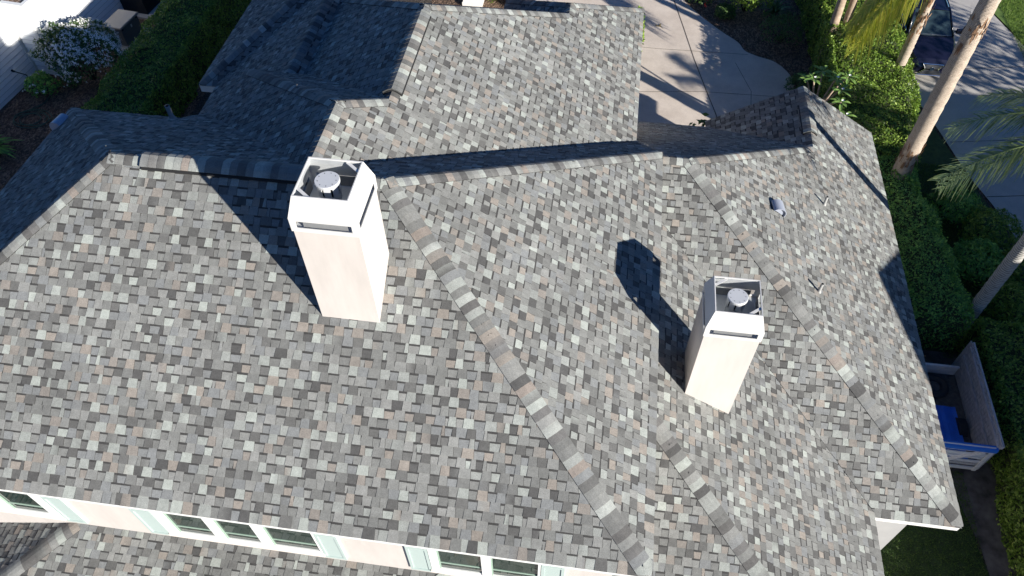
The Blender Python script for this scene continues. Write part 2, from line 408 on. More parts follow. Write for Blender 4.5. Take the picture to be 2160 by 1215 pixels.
Pe_ = [(-1.9, yw, zj), (0.55, yw, zj - pp * 2.45), (0.55, yw - 2.45, zj - pp * 2.45)]
roof('low porch roof below the upstairs windows', [P_, Pw_, Pe_])

nS = np.array([0, -p, 1.0]); nN = np.array([0, p, 1.0]); nE = np.array([p, 0, 1.0]); nW = np.array([-p, 0, 1.0])
def cap(a, b, l, r, **k): return caps('ridge_cap', a, b, l, r, house, **k)
cap(fr, apex, nS, nE); cap(fl, rl, nS, nW); cap(blc, rl, nN, nW); cap(br, apex, nN, nE)
cap(rl, (-7.15, yr, zr), nS, nN); cap((-7.15, yr, zr), (-3.95, yr, zr), nS, nN, raise_=0.06, w=0.17); cap((-3.95, yr, zr), apex, nS, nN)
cap(Sv0, St, nW, nE); cap(n0, St, nN, nE); cap(hipE, St, nN, nW)
cap(n0, (xn, 11.35, zn), nW, nE); cap((xn, 11.35, zn), (xn, 14.0, zn), nW, nE, raise_=0.06, w=0.17); cap((xn, 14.0, zn), n1_, nW, nE)
cap(k2, n1_, nN, nE); cap(k2, k3, nW, nE); cap(k4, k3, nN, nE); cap((xv, n1_[1] + (xn - xv), zv), n1_, nN, nW); cap((k3[0] - 1.9, k3[1] + 1.9, k3[2] - p * 1.9), k3, nN, nW)
cap((xm, Mst, zm), Mv2, nW, nE, raise_=0.006, w=0.16, lift=0.003)
cap((xT, yT, zT), (xT + tt, yT + tt, zT + p * tt), nS, nW, lift=0.003)
cap(h3, a3, nS, nE); cap((xw, a3[1], a3[2]), a3, nS, nN); cap(f2h, a3, nN, nE)
cap(f2h, (xr_, 16.75, zr_), nW, nE); cap((xr_, 16.75, zr_), (xr_, 17.95, zr_), nW, nE, raise_=0.06, w=0.17); cap((xr_, 17.95, zr_), (xr_, yN, zr_), nW, nE)
cap(h2b, h2t, nS, nE)
nSp = np.array([0, -pp, 1.0]); nWp = np.array([-pp, 0, 1.0]); nEp = np.array([pp, 0, 1.0])
cap(P_[3], P_[0], nSp, nWp); cap((0.55, yw - 2.45, zj - pp * 2.45), P_[1], nSp, nEp)

# fascia boards (white) under the eaves
def fascia(a, b, outw, h=0.17, t=0.022, soffit=0.0):
    mb = MB(); a = Vector(a) + Vector((0, 0, H0)); b = Vector(b) + Vector((0, 0, H0)); o = Vector(outw)
    c = (0, 0, -h / 2 - 0.02)
    mb.beam(a + Vector(c) - o * (t / 2 - 0.003), b + Vector(c) - o * (t / 2 - 0.003), t, h)
    if soffit:
        dz = Vector((0, 0, -h * 0.8)); q = [a + dz - o * t, b + dz - o * t, b + dz - o * soffit, a + dz - o * soffit]
        mb.face(q); mb.face([v + Vector((0, 0, 0.02)) for v in q][::-1])
    return mb.build('fascia', M_TRIM, house)
fascia(fl, fr, (0, -1, 0), soffit=0.36); fascia(fr, br, (1, 0, 0), soffit=0.45)
fascia((xDe + 0.07, yCe, zGe), h3, (0, -1, 0), h=0.2, soffit=0.36)
fascia(h3, (xGe, yN, zGe), (1, 0, 0), soffit=0.6); fascia(h2b, vDC1, (1, 0, 0), soffit=0.5)
fascia(kc, k4, (1, 0, 0), soffit=0.5); fascia((xT - 0.02, yT, zT), (xe + 0.05, yT, zT), (0, -1, 0), h=0.22, soffit=0.4)
fascia((xW, yN, zW), (xr_, yN, zr_), (0, 1, 0)); fascia((xr_, yN, zr_), (xGe, yN, zGe), (0, 1, 0)); fascia((0.5, f2v[1], zW), f2v, (0, 1, 0), soffit=0.4)
fascia(Sv1, Se, (-1, 0, 0), soffit=0.4); fascia(blc, fl, (-1, 0, 0))

# walls of the house
def wall(x0, x1, y0, y1, z1, z0=0.0, mat=None):
    mb = MB(); mb.box(x0, x1, y0, y1, z0, z1 + H0); return mb.build('wall', mat or M_STUCCO, house)
M_STUCSHADE = plain('shade_toned_stucco', (0.34, 0.34, 0.34), 0.85, var=0.04, scale=3, bump=0.05)  # house stucco greyed down, shade on the east wall put into its colour
wall(-11.0, 0.93, yw, 11.7, -11.14); wall(-8.35, 0.42, 11.72, 18.9, -11.98); wall(0.95, 7.27, 7.21, 15.9, -14.87, mat=M_STUCSHADE)
wall(0.96, 5.62, 2.5, 7.19, -14.83); wall(-11.4, 0.94, 1.1, yw - 0.01, -14.62); wall(-9.5, -8.37, 13.0, 26.0, -12.5); wall(-10.1, -9.52, 15.8, 26.0, -12.5)
mb = MB(); mb.box(3.6, 7.27, 15.92, 18.5, 0, zGe - 0.16 + H0); mb.face([(3.6, 18.5, zGe - 0.16 + H0), (7.27, 18.5, zGe - 0.16 + H0), (xr_, 18.5, zr_ - 0.12 + H0)]); mb.build('wall', M_STUCCO, house)

# upstairs windows and shutters
def window(x0, x1, panes, ztop=-11.62, zbot=-13.0):
    w = MB(); y = yw
    zb, zt = zbot + H0, ztop + H0
    edges = [x0] + [v for pr in panes for v in pr] + [x1]
    for i in range(0, len(edges), 2): w.box(edges[i], edges[i + 1], y - 0.055, y - 0.001, zb - 0.05, zt)
    for a, b in panes: w.box(a, b, y - 0.05, y - 0.0015, zb - 0.052, zb); w.box(a, b, y - 0.05, y - 0.0015, zt - 0.06, zt - 0.001)
    for a, b in panes:
        w.box(a, a + 0.028, y - 0.035, y - 0.002, zb, zt - 0.06, 1); w.box(a + 0.028, b, y - 0.035, y - 0.002, zb, zb + 0.03, 0)
    f = w.build('window', [M_TRIM, M_GREEN], house)
    for a, b in panes:
        g_ = MB(); g_.box(a + 0.028, b, y - 0.012, y - 0.003, zb + 0.03, zt - 0.06); g_.build('pane', M_GLASS, f)
        r = MB(); r.box(a + 0.03, b - 0.002, y - 0.022, y - 0.0125, (zb + zt) / 2 - 0.43, (zb + zt) / 2 - 0.395); r.build('sash_bar', M_GREEN, f)
    s = MB(); s.box(x0 - 0.02, x1 + 0.02, y - 0.075, y - 0.0005, zb - 0.115, zb - 0.053); s.build('sill', M_SILL, f)
window(-12.0 + 0.72, -8.66, [(-11.15, -10.5), (-10.4, -9.78), (-9.58, -8.83)])
window(-6.68, -3.92, [(-6.49, -5.79), (-5.62, -4.97), (-4.78, -3.94)])
window(-2.02, -0.2, [(-1.89, -1.16), (-1.01, -0.24)])
for x0, x1 in ((-8.64, -8.27), (-7.07, -6.70), (-3.905, -3.525), (-2.395, -2.03), (-0.19, 0.18)):
    s = MB(); zb, zt = -13.19 + H0, -11.6 + H0
    s.box(x0, x1, yw - 0.035, yw - 0.001, zb, zt)
    for q in (x0, x1 - 0.05): s.box(q, q + 0.05, yw - 0.05, yw - 0.036, zb, zt)
    s.box(x0 + 0.05, x1 - 0.05, yw - 0.05, yw - 0.036, zb, zb + 0.07)
    s.box(x0 + 0.05, x1 - 0.05, yw - 0.05, yw - 0.036, zt - 0.6, zt - 0.53)
    s.build('shutter', M_SHUT, house)

# chimneys
def chimney(cx, cy, w, d, zbase, zrim, label, flue_off):
    zb = zrim - 0.545 + H0; zs_ = zrim - 0.325 + H0; zt = zrim + H0
    st = MB(); st.box(cx - w / 2, cx + w / 2, cy - d / 2, cy + d / 2, zbase + H0, zb)
    stack = st.build('chimney', M_STUCCO, house); stack['label'] = label
    c = MB(); W2, D2 = w / 2 + 0.017, d / 2 + 0.017; t = 0.012
    z1, z2 = zb + 0.05, zb + 0.175                                  # slot in the band
    def ringbox(za, zb_): # thin four-sided band
        c.box(cx - W2, cx + W2, cy - D2, cy - D2 + t, za, zb_); c.box(cx - W2, cx + W2, cy + D2 - t, cy + D2, za, zb_)
        c.box(cx - W2, cx - W2 + t, cy - D2 + t, cy + D2 - t, za, zb_); c.box(cx + W2 - t, cx + W2, cy - D2 + t, cy + D2 - t, za, zb_)
    ringbox(zb - 0.02, z1); ringbox(z2, zs_)
    cw = 0.085
    for sx in (-1, 1):
        for sy in (-1, 1):
            x0, x1 = sorted((cx + sx * W2, cx + sx * (W2 - cw))); y0, y1 = sorted((cy + sy * D2, cy + sy * (D2 - t))); c.box(x0, x1, y0, y1, z1, z2)
            x0, x1 = sorted((cx + sx * W2, cx + sx * (W2 - t))); y0, y1 = sorted((cy + sy * (D2 - t), cy + sy * (D2 - cw))); c.box(x0, x1, y0, y1, z1, z2)
    q1, q2, qi, ql = z1 - 0.03, z2 + 0.03, 0.055, cw + 0.075   # baffle plates behind the slots
    for sy in (-1, 1): y0, y1 = sorted((cy + sy * (D2 - qi), cy + sy * (D2 - qi - 0.004))); c.box(cx - W2 + ql, cx + W2 - ql, y0, y1, q1, q2, 2)
    for sx in (-1, 1): x0, x1 = sorted((cx + sx * (W2 - qi), cx + sx * (W2 - qi - 0.004))); c.box(x0, x1, cy - D2 + ql, cy + D2 - ql, q1, q2, 2)
    # hood: truncated pyramid shell with open top
    RW, RD = 0.374, 0.374 * d / w * 0.985
    out0 = [(cx - W2, cy - D2), (cx + W2, cy - D2), (cx + W2, cy + D2), (cx - W2, cy + D2)]; out1 = [(cx - RW, cy - RD), (cx + RW, cy - RD), (cx + RW, cy + RD), (cx - RW, cy + RD)]
    def inset(q, k): return [(cx + (x - cx) * k, cy + (y - cy) * k) for x, y in q]
    in0, in1 = inset(out0, 0.97), inset(out1, 0.955)
    for i in range(4):
        j = (i + 1) % 4
        c.face([(*out0[i], zs_), (*out0[j], zs_), (*out1[j], zt), (*out1[i], zt)])
        c.face([(*in0[j], zs_), (*in0[i], zs_), (*in1[i], zt - 0.01), (*in1[j], zt - 0.01)], 1)
        c.face([(*out1[i], zt), (*out1[j], zt), (*in1[j], zt - 0.001), (*in1[i], zt - 0.001)])
        c.face([(*in1[j], zt - 0.001), (*in1[i], zt - 0.001), (*in1[i], zt - 0.02), (*in1[j], zt - 0.02)])
    for i in (1 if flue_off > 0 else 0, 3 if flue_off > 0 else 2):            # corner braces below the rim
        x, y = in1[i]; sx = 1 if x < cx else -1; sy = 1 if y < cy else -1
        a = (x + sx * 0.20, y, zt - 0.022); b = (x, y + sy * 0.16, zt - 0.022)
        c.beam(a, b, 0.045, 0.006)
    cap_ = c.build('chimney_cap', [M_CAPW, M_GALV, M_BAFF], stack)
    fl_ = MB(); fl_.box(cx - W2 + 0.03, cx + W2 - 0.03, cy - D2 + 0.03, cy + D2 - 0.03, zb - 0.005, zb + 0.004); fl_.build('chase_cover', M_GALV, stack)
    fx, fy = cx - 0.01 + 0.02 * flue_off, cy + 0.03
    fp = MB(); fp.tube([(fx, fy, zb + 0.004), (fx, fy, zb + 0.18), (fx, fy, zb + 0.181), (fx, fy, zb + 0.28)], [0.13, 0.13, 0.15, 0.15], 20); fp.build('flue_pipe', M_GALV, stack)
    fb = MB(); fb.tube([(fx, fy, zb + 0.28), (fx, fy, zb + 0.445)], [0.125, 0.125], 20); fb.build('flue_gap', M_BLACK, stack)
    ld = MB()
    for k in range(8):
        an = k * math.pi / 4 + 0.2; ld.box(-0.045, 0.045, 0.142, 0.15, zb + 0.28, zb + 0.45, 0, an, (fx, fy, 0))
    ld.tube([(fx, fy, zb + 0.45), (fx, fy, zb + 0.485), (fx, fy, zb + 0.493)], [0.168, 0.168, 0.160], 28)
    for k in range(9):
        an = k * 2 * math.pi / 9; ld.tube([(fx + 0.125 * math.cos(an), fy + 0.125 * math.sin(an), zb + 0.492), (fx + 0.125 * math.cos(an), fy + 0.125 * math.sin(an), zb + 0.497)], 0.006, 6, 1)
    ld.build('flue_lid', [M_LID, M_BLACK], stack)
    return stack
ch1 = chimney(-3.432, 6.918, 0.895, 0.91, -10.3, -6.88, 'taller chimney on the main front slope', -1)
ch2 = chimney(2.505, 8.035, 0.90, 0.905, -13.6, -9.77, 'smaller chimney on the lower front wing', 1)

# vents and pipes
def barrel_vent(loc, rz, pitch, label=None):
    mb = MB(); n = 16; r = 0.15; Lh = 0.16
    T = Matrix.Translation(Vector(loc) + Vector((0, 0, H0))) @ Matrix.Rotation(rz, 4, 'Z') @ Matrix.Rotation(pitch, 4, 'Y')
    def ringp(y, rr): return [T @ Vector((rr * math.cos(t) * 1.15, y, rr * math.sin(t) + 0.03)) for t in [math.pi * k / n - 0.12 for k in range(n + 1)]]
    a, b = ringp(-Lh, r), ringp(Lh, r); ai, bi = ringp(-Lh, r - 0.012), ringp(Lh - .03, r - 0.012)
    for k in range(n):
        mb.face([a[k], a[k + 1], b[k + 1], b[k]]); mb.face([ai[k + 1], ai[k], bi[k], bi[k + 1]]); mb.face([a[k + 1], a[k], ai[k], ai[k + 1]])
    mb.face(b); fr_ = ringp(-Lh + 0.05, r - 0.014); mb.face(fr_[::-1])
    f4 = [T @ Vector(v) for v in ((-0.24, -0.26, 0.016), (0.24, -0.26, 0.016), (0.24, 0.24, 0.016), (-0.24, 0.24, 0.016))]
    o = mb.build('roof_vent', M_VENTBLUE, house)
    if label: o['label'] = label
barrel_vent((4.16, 12.86, -12.47), R(8), math.atan(p), 'curved grey vent on the lower east roof')
barrel_vent((-11.25, 11.35, -10.44), R(170), math.atan(0.58), 'curved vent at the shaded west eave')
def vent_pipe(x, y, z, h=0.27, r=0.033):
    mb = MB(); Z0 = z + H0
    mb.tube([(x, y, Z0 - 0.1), (x, y, Z0 + h)], r, 12, 0, cap=False); mb.tube([(x, y, Z0 + h), (x, y, Z0 + h - 0.12)], r * 0.8, 12, 1, cap=False)
    mb.tube([(x, y, Z0 + h - 0.1), (x, y, Z0 + h - 0.098)], r * 0.8, 12, 1)
    rg = [(x + r * math.cos(t), y + r * math.sin(t), Z0 + h) for t in [2 * math.pi * k / 12 for k in range(12)]]; ri = [(x + .8 * r * math.cos(t), y + .8 * r * math.sin(t), Z0 + h) for t in [2 * math.pi * k / 12 for k in range(12)]]
    for k in range(12): mb.face([rg[k - 1], rg[k], ri[k], ri[k - 1]])
    mb.tube([(x, y, Z0 - 0.05), (x, y, Z0 + 0.06)], [r * 1.9, r * 1.1], 12, 0)
    mb.build('vent_pipe', [M_PVC, M_BLACK], house)
vent_pipe(5.61, 14.1, cG - p * 5.61); vent_pipe(5.06, 11.04, cG - p * 5.06); vent_pipe(-9.0, 11.83, zr - pF * (11.83 - yr), 0.33, 0.05)

# ------------------------------------------------------------------ ground, drives, lawns
def sheet(name, pts, z, mat, label=None):
    mb = MB(); mb.face([(x, y, z) for x, y in pts]); o = mb.build(name, mat); o['kind'] = 'structure'
    if label: o['label'] = label
    return o
def mulch_mat(name, c0, c1, c2, scale=26):
    m, n, l, b = newmat(name)
    tc = n.new('ShaderNodeTexCoord'); v = n.new('ShaderNodeTexVoronoi'); v.inputs['Scale'].default_value = scale
    mp = n.new('ShaderNodeMapping'); mp.inputs['Scale'].default_value = (1, 0.5, 1); nz = n.new('ShaderNodeTexNoise'); nz.inputs['Scale'].default_value = 1.3; nz.inputs['Detail'].default_value = 5
    l.new(tc.outputs['Object'], mp.inputs[0]); l.new(mp.outputs[0], v.inputs['Vector']); l.new(tc.outputs['Object'], nz.inputs['Vector'])
    rp = n.new('ShaderNodeValToRGB'); e = rp.color_ramp.elements; e[0].color = (*c0, 1); e[1].color = (*c2, 1); e[0].position = 0.15; e[1].position = 0.95; x = e.new(0.55); x.color = (*c1, 1)
    sp = n.new('ShaderNodeSeparateColor'); l.new(v.outputs['Color'], sp.inputs[0]); l.new(sp.outputs[0], rp.inputs[0])
    mx = n.new('ShaderNodeMix'); mx.data_type = 'RGBA'; mx.blend_type = 'MULTIPLY'; mx.inputs['Factor'].default_value = 0.7
    r2 = n.new('ShaderNodeValToRGB'); r2.color_ramp.elements[0].position = 0.3; r2.color_ramp.elements[1].position = 0.7; r2.color_ramp.elements[0].color = (0.35, 0.35, 0.35, 1)
    l.new(nz.outputs['Fac'], r2.inputs[0]); l.new(rp.outputs[0], mx.inputs['A']); l.new(r2.outputs[0], mx.inputs['B'])
    l.new(mx.outputs['Result'], b.inputs['Base Color']); b.inputs['Roughness'].default_value = 0.95
    bp = n.new('ShaderNodeBump'); bp.inputs['Strength'].default_value = 0.8; bp.inputs['Distance'].default_value = 0.03; l.new(v.outputs['Distance'], bp.inputs['Height']); l.new(bp.outputs[0], b.inputs['Normal'])
    return m
M_MULCH = mulch_mat('brown_mulch', (0.067, 0.042, 0.028), (0.171, 0.104, 0.068), (0.323, 0.218, 0.152))
M_DIRT = mulch_mat('dark_soil', (0.039, 0.031, 0.023), (0.078, 0.062, 0.049), (0.156, 0.130, 0.111), 40)
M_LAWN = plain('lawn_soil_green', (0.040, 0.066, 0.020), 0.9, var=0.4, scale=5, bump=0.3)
def concrete_mat(name, col, stain):
    m, n, l, b = newmat(name); tc = n.new('ShaderNodeTexCoord')
    a = n.new('ShaderNodeTexNoise'); a.inputs['Scale'].default_value = 0.9; a.inputs['Detail'].default_value = 8; a.inputs['Roughness'].default_value = 0.7
    c = n.new('ShaderNodeTexNoise'); c.inputs['Scale'].default_value = 60; c.inputs['Detail'].default_value = 2
    l.new(tc.outputs['Object'], a.inputs['Vector']); l.new(tc.outputs['Object'], c.inputs['Vector'])
    r = n.new('ShaderNodeValToRGB'); r.color_ramp.elements[0].position = 0.32; r.color_ramp.elements[1].position = 0.62; r.color_ramp.elements[0].color = (*stain, 1); r.color_ramp.elements[1].color = (*col, 1)
    r2 = n.new('ShaderNodeValToRGB'); r2.color_ramp.elements[0].position = 0.3; r2.color_ramp.elements[1].position = 0.7; r2.color_ramp.elements[0].color = (0.78, 0.78, 0.78, 1)
    mx = n.new('ShaderNodeMix'); mx.data_type = 'RGBA'; mx.blend_type = 'MULTIPLY'; mx.inputs['Factor'].default_value = 1
    l.new(a.outputs['Fac'], r.inputs[0]); l.new(c.outputs['Fac'], r2.inputs[0]); l.new(r.outputs[0], mx.inputs['A']); l.new(r2.outputs[0], mx.inputs['B']); l.new(mx.outputs['Result'], b.inputs['Base Color'])
    b.inputs['Roughness'].default_value = 0.9
    bp = n.new('ShaderNodeBump'); bp.inputs['Strength'].default_value = 0.15; bp.inputs['Distance'].default_value = 0.01; l.new(c.outputs['Fac'], bp.inputs['Height']); l.new(bp.outputs[0], b.inputs['Normal'])
    return m
M_CONC = concrete_mat('beige_concrete', (0.70, 0.61, 0.525), (0.55, 0.47, 0.40))
M_ROADC = concrete_mat('grey_concrete', (0.52, 0.49, 0.455), (0.42, 0.395, 0.37))
M_JOINT = plain('joint_dark', (0.11, 0.095, 0.08), 0.95)
sheet('ground', [(-400, -400), (400, -400), (400, 400), (-400, 400)], 0.0, M_DIRT)
def curve_pts(pts, n=6):
    out = []
    for i in range(len(pts) - 1):
        p0 = Vector(pts[max(i - 1, 0)]); p1 = Vector(pts[i]); p2 = Vector(pts[i + 1]); p3 = Vector(pts[min(i + 2, len(pts) - 1)])
        for k in range(n):
            t = k / n; out.append(tuple(0.5 * ((2 * p1) + (p2 - p0) * t + (2 * p0 - 5 * p1 + 4 * p2 - p3) * t * t + (3 * p1 - p0 - 3 * p2 + p3) * t ** 3)))
    out.append(tuple(pts[-1])); return out
edge = curve_pts([(2.6, 31.5), (2.95, 30.1), (3.7, 28.9), (4.45, 27.95), (5.05, 27.3), (5.3, 26.75), (5.75, 26.45), (6.45, 26.1), (6.95, 25.2), (6.9, 24.0), (6.6, 22.6), (6.6, 18.0)])
sheet('driveway', [(-3.2, 31.5)] + edge + [(-0.2, 18.0), (-3.2, 22.0)], 0.02, M_CONC, 'beige concrete forecourt drive beside the north wing')
def joint(name, pts, w=0.03, z=0.026):
    mb = MB()
    for a, b in zip(pts[:-1], pts[1:]):
        a = Vector((*a, z)); b = Vector((*b, z)); t = (b - a).normalized(); s = Vector((-t.y, t.x, 0)) * w / 2; mb.face([a - s, b - s, b + s, a + s])
    o = mb.build(name, M_JOINT); o['kind'] = 'structure'; return o
joint('driveway_joint', [(2.55, 30.0), (2.95, 28.0), (3.35, 25.9), (3.75, 24.1), (4.08, 22.7), (4.3, 21.2)], 0.035)
joint('driveway_joint', [(0.9, 26.5), (2.0, 26.45), (5.4, 26.5)], 0.022); joint('driveway_joint', [(1.0, 23.6), (3.6, 23.95), (6.7, 24.0)], 0.022); joint('driveway_joint', [(4.9, 25.9), (5.4, 24.2), (5.3, 22.6)], 0.018)
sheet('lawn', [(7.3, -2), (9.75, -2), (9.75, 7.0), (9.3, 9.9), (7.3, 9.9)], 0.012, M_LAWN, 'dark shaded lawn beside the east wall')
sheet('dirt_path', curve_pts([(9.78, 2), (9.75, 7.0), (9.45, 8.8), (9.3, 10.0), (9.0, 12.6), (9.0, 13.2)], 4) + curve_pts([(10.6, 13.2), (10.6, 10.0), (10.35, 7.2), (10.4, 2)], 4), 0.022, plain('pale_dirt', (0.12, 0.105, 0.095), 0.95, var=0.6, scale=2.5, bump=0.5, detail=8))
sheet('road', curve_pts([(9.6, 46), (10.3, 32.0), (10.95, 27.0), (11.25, 24.8), (11.75, 22.8), (12.25, 20.6), (12.95, 18.3), (13.3, 15), (13.3, 2)], 5) + [(19, 2), (18.4, 20), (16.3, 27.6), (15.0, 32.0), (13.4, 46)], 0.03, M_ROADC, "grey concrete drive where the dark car is parked")
joint('road_joint', [(12.6, 19.6), (18.4, 20.6)], 0.03, 0.036); joint('road_joint', [(11.2, 26.2), (16.6, 27.2)], 0.025, 0.036); joint('road_joint', [(12.0, 22.2), (17.4, 23.2)], 0.025, 0.036)
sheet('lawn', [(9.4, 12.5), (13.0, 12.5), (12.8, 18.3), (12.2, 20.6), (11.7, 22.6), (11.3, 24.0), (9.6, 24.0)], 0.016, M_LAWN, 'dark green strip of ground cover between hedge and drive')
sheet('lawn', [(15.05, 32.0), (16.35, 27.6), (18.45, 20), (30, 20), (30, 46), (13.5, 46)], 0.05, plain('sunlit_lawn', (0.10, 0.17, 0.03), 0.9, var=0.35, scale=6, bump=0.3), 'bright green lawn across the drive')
sheet('mulch_bed', [(-21.9, 8), (-14.6, 8), (-14.6, 34), (-21, 34)], 0.012, M_MULCH, 'brown bark mulch between the white wall and the clipped hedge')
sheet('mulch_bed', [(2.0, 27.0), (6.9, 22.0), (8.2, 22.0), (8.2, 34), (2.0, 34)], 0.008, M_MULCH, 'dark mulch bed along the curved edge of the forecourt')
sheet('mulch_bed', [(-7.5, 26), (-2.5, 26), (-2.5, 34), (-7.5, 34)], 0.008, M_MULCH, 'mulch bed behind the north wing')
sheet('side_yard', [(-14.6, 12), (-9.9, 12), (-9.9, 34), (-14.6, 34)], 0.009, M_DIRT, 'dark narrow side yard between hedge and house')

# ------------------------------------------------------------------ plants: many small leaf faces on uneven surfaces
M_HEDGE = leafmat('hedge_leaf', (0.085, 0.165, 0.024), (0.225, 0.345, 0.050), (0.42, 0.54, 0.12))
M_HEDGE2 = leafmat('dark_hedge_leaf', (0.117, 0.257, 0.065), (0.270, 0.515, 0.112), (0.491, 0.750, 0.164))
M_SHRUBD = leafmat('dark_shrub_leaf', (0.053, 0.102, 0.033), (0.128, 0.225, 0.063))
M_STEM = plain('dark_stems', (0.035, 0.026, 0.018), 0.95)
M_CORE = plain('shaded_twigs', (0.045, 0.060, 0.022), 1.0)
M_FLOWER = plain('white_petal', (0.80, 0.80, 0.77), 0.6)
M_RED = leafmat('red_petal', (0.35, 0.02, 0.03), (0.6, 0.05, 0.06))
M_BARK = plain('smooth_tan_bark', (0.36, 0.27, 0.20), 0.85, var=0.3, scale=7, bump=0.4)
def leaves(name, C, N, size, mat, parent, aspect=0.5, spread=0.8, fold=0.0):
    C = np.asarray(C, float); n = len(C); N = np.asarray(N, float) + RNG.normal(0, spread, (n, 3)); N /= np.linalg.norm(N, axis=1)[:, None] + 1e-9
    a = RNG.normal(0, 1, (n, 3)); t = np.cross(N, a); t /= np.linalg.norm(t, axis=1)[:, None] + 1e-9; b = np.cross(N, t)
    s = (size * RNG.uniform(0.6, 1.35, n))[:, None]
    V = np.stack([C - t * s, C + b * s * aspect + N * s * .15, C + t * s, C - b * s * aspect + N * s * .15], 1).reshape(-1, 3)
    return np_mesh(name, V, np.arange(4 * n).reshape(n, 4), mat, parent)
def lump(P, f=1.0, seed=0.0):
    x, y, z = P[:, 0] * f + seed, P[:, 1] * f + seed * 1.7, P[:, 2] * f
    return (np.sin(x * 1.9 + 1.3 * np.sin(y * 1.4)) + np.sin(y * 2.3 + 1.1 * np.sin(z * 2.1)) + np.sin(x * 4.1 + y * 3.3 + z * 3.7) * 0.6 + np.sin(x * 7.9 - y * 6.7 + z * 5.0) * 0.35) / 2.95
def blob_mesh(name, P, F, mat, parent):
    me = bpy.data.meshes.new(name); me.from_pydata([tuple(q) for q in P], [], F); me.materials.append(mat); me.update()
    o = bpy.data.objects.new(name, me); return link(o, parent)
def hedge(label, path, width, height, mat, dens=430, leaf=0.042, amp=0.10, group=None, seed=0.0, z0=0.0, cat='hedge', name='hedge', rnd=0.12, ch=None):
    """clipped hedge along a polyline (list of x,y); width may be a list"""
    pts = [Vector((*q, 0)) for q in path]; wid = width if hasattr(width, '__len__') else [width] * len(pts); hh = height if hasattr(height, '__len__') else [height] * len(pts)
    root = empty(name, tuple(pts[0]), label, cat, group); ox = pts[0]
    L = [0]
    for a, b in zip(pts[:-1], pts[1:]): L.append(L[-1] + (b - a).length)
    nt = 0; area = L[-1] * (np.mean(wid) + 2 * np.mean(hh)) + 2 * np.mean(wid) * np.mean(hh); nt = int(area * dens)
    def sample(n):
        s = RNG.uniform(0, L[-1], n); q = np.interp(s, L, [v.x for v in pts]); r = np.interp(s, L, [v.y for v in pts]); w = np.interp(s, L, wid); h = np.interp(s, L, hh)
        i = np.clip(np.searchsorted(L, s) - 1, 0, len(pts) - 2); tx = np.array([(b - a).normalized() for a, b in zip(pts[:-1], pts[1:])])[i]; nx = np.stack([-tx[:, 1], tx[:, 0], np.zeros(n)], 1)
        peri = w + 2 * h; k = RNG.uniform(0, 1, n) * peri
        lat = np.where(k < h, -w / 2, np.where(k < h + w, k - h - w / 2, w / 2)); z = np.where(k < h, k, np.where(k < h + w, h, peri - k))
        # superellipse rounding
        top = (k >= h) & (k < h + w)
        z = np.where(top, h - rnd * np.abs(lat / (w / 2)) ** 4 * 1.0, z); nz = np.where(top, 1.0, 0.15)
        lat2 = np.where(top, lat, lat * (1 - rnd * (z / h) ** 4 * 0.6)); side = np.sign(lat) * np.where(top, 0.15, 1.0)
        Nn = nx * side[:, None]; Nn[:, 2] = nz
        P = np.stack([q, r, np.zeros(n)], 1) + nx * lat2[:, None]; P[:, 2] = z + z0
        return P, Nn, tx
    P, Nn, tx = sample(nt)
    # ends
    ne = int(nt * 0.05)
    for e, sg in ((0, -1), (-1, 1)):
        d = (pts[1] - pts[0]).normalized() if e == 0 else (pts[-1] - pts[-2]).normalized(); nn = Vector((-d.y, d.x, 0)); lat = RNG.uniform(-.5, .5, ne) * wid[e]; zz = RNG.uniform(0, 1, ne) * hh[e]
        Q = np.stack([pts[e].x + nn.x * lat, pts[e].y + nn.y * lat, zz + z0], 1); P = np.vstack([P, Q]); Nn = np.vstack([Nn, np.tile([d.x * sg, d.y * sg, 0.1], (ne, 1))])
    u = Nn / np.linalg.norm(Nn, axis=1)[:, None]
    P = P + u * (lump(P, 1.6, seed) * amp - RNG.exponential(0.024, len(P)))[:, None] + u * (RNG.random(len(P)) < 0.05)[:, None] * RNG.uniform(0.02, 0.12, len(P))[:, None]
    P[:, 2] = np.maximum(P[:, 2], 0.03); P[:, 0] -= ox.x; P[:, 1] -= ox.y
    leaves('foliage', P, Nn, leaf, mat, root, 0.5, 0.62)
    V = []; F = []
    for i, v in enumerate(pts):
        d = (pts[min(i + 1, len(pts) - 1)] - pts[max(i - 1, 0)]).normalized(); nn = Vector((-d.y, d.x, 0)); w = wid[i] / 2 - 0.14; h = hh[i] - 0.14 - amp * .6
        for (a, z) in ((-w, 0), (-w * 0.97, h * 0.9), (-w * .8, h), (w * .8, h), (w * .97, h * 0.9), (w, 0)): q = v + nn * a; V.append((q.x - ox.x, q.y - ox.y, z + z0))
    for i in range(len(pts) - 1):
        for k in range(5): F.append((i * 6 + k, i * 6 + k + 1, i * 6 + k + 7, i * 6 + k + 6))
    F.append((0, 1, 2, 3, 4, 5)); e = (len(pts) - 1) * 6; F.append((e + 5, e + 4, e + 3, e + 2, e + 1, e))
    blob_mesh('twigs', V, F, M_CORE, root)
    return root
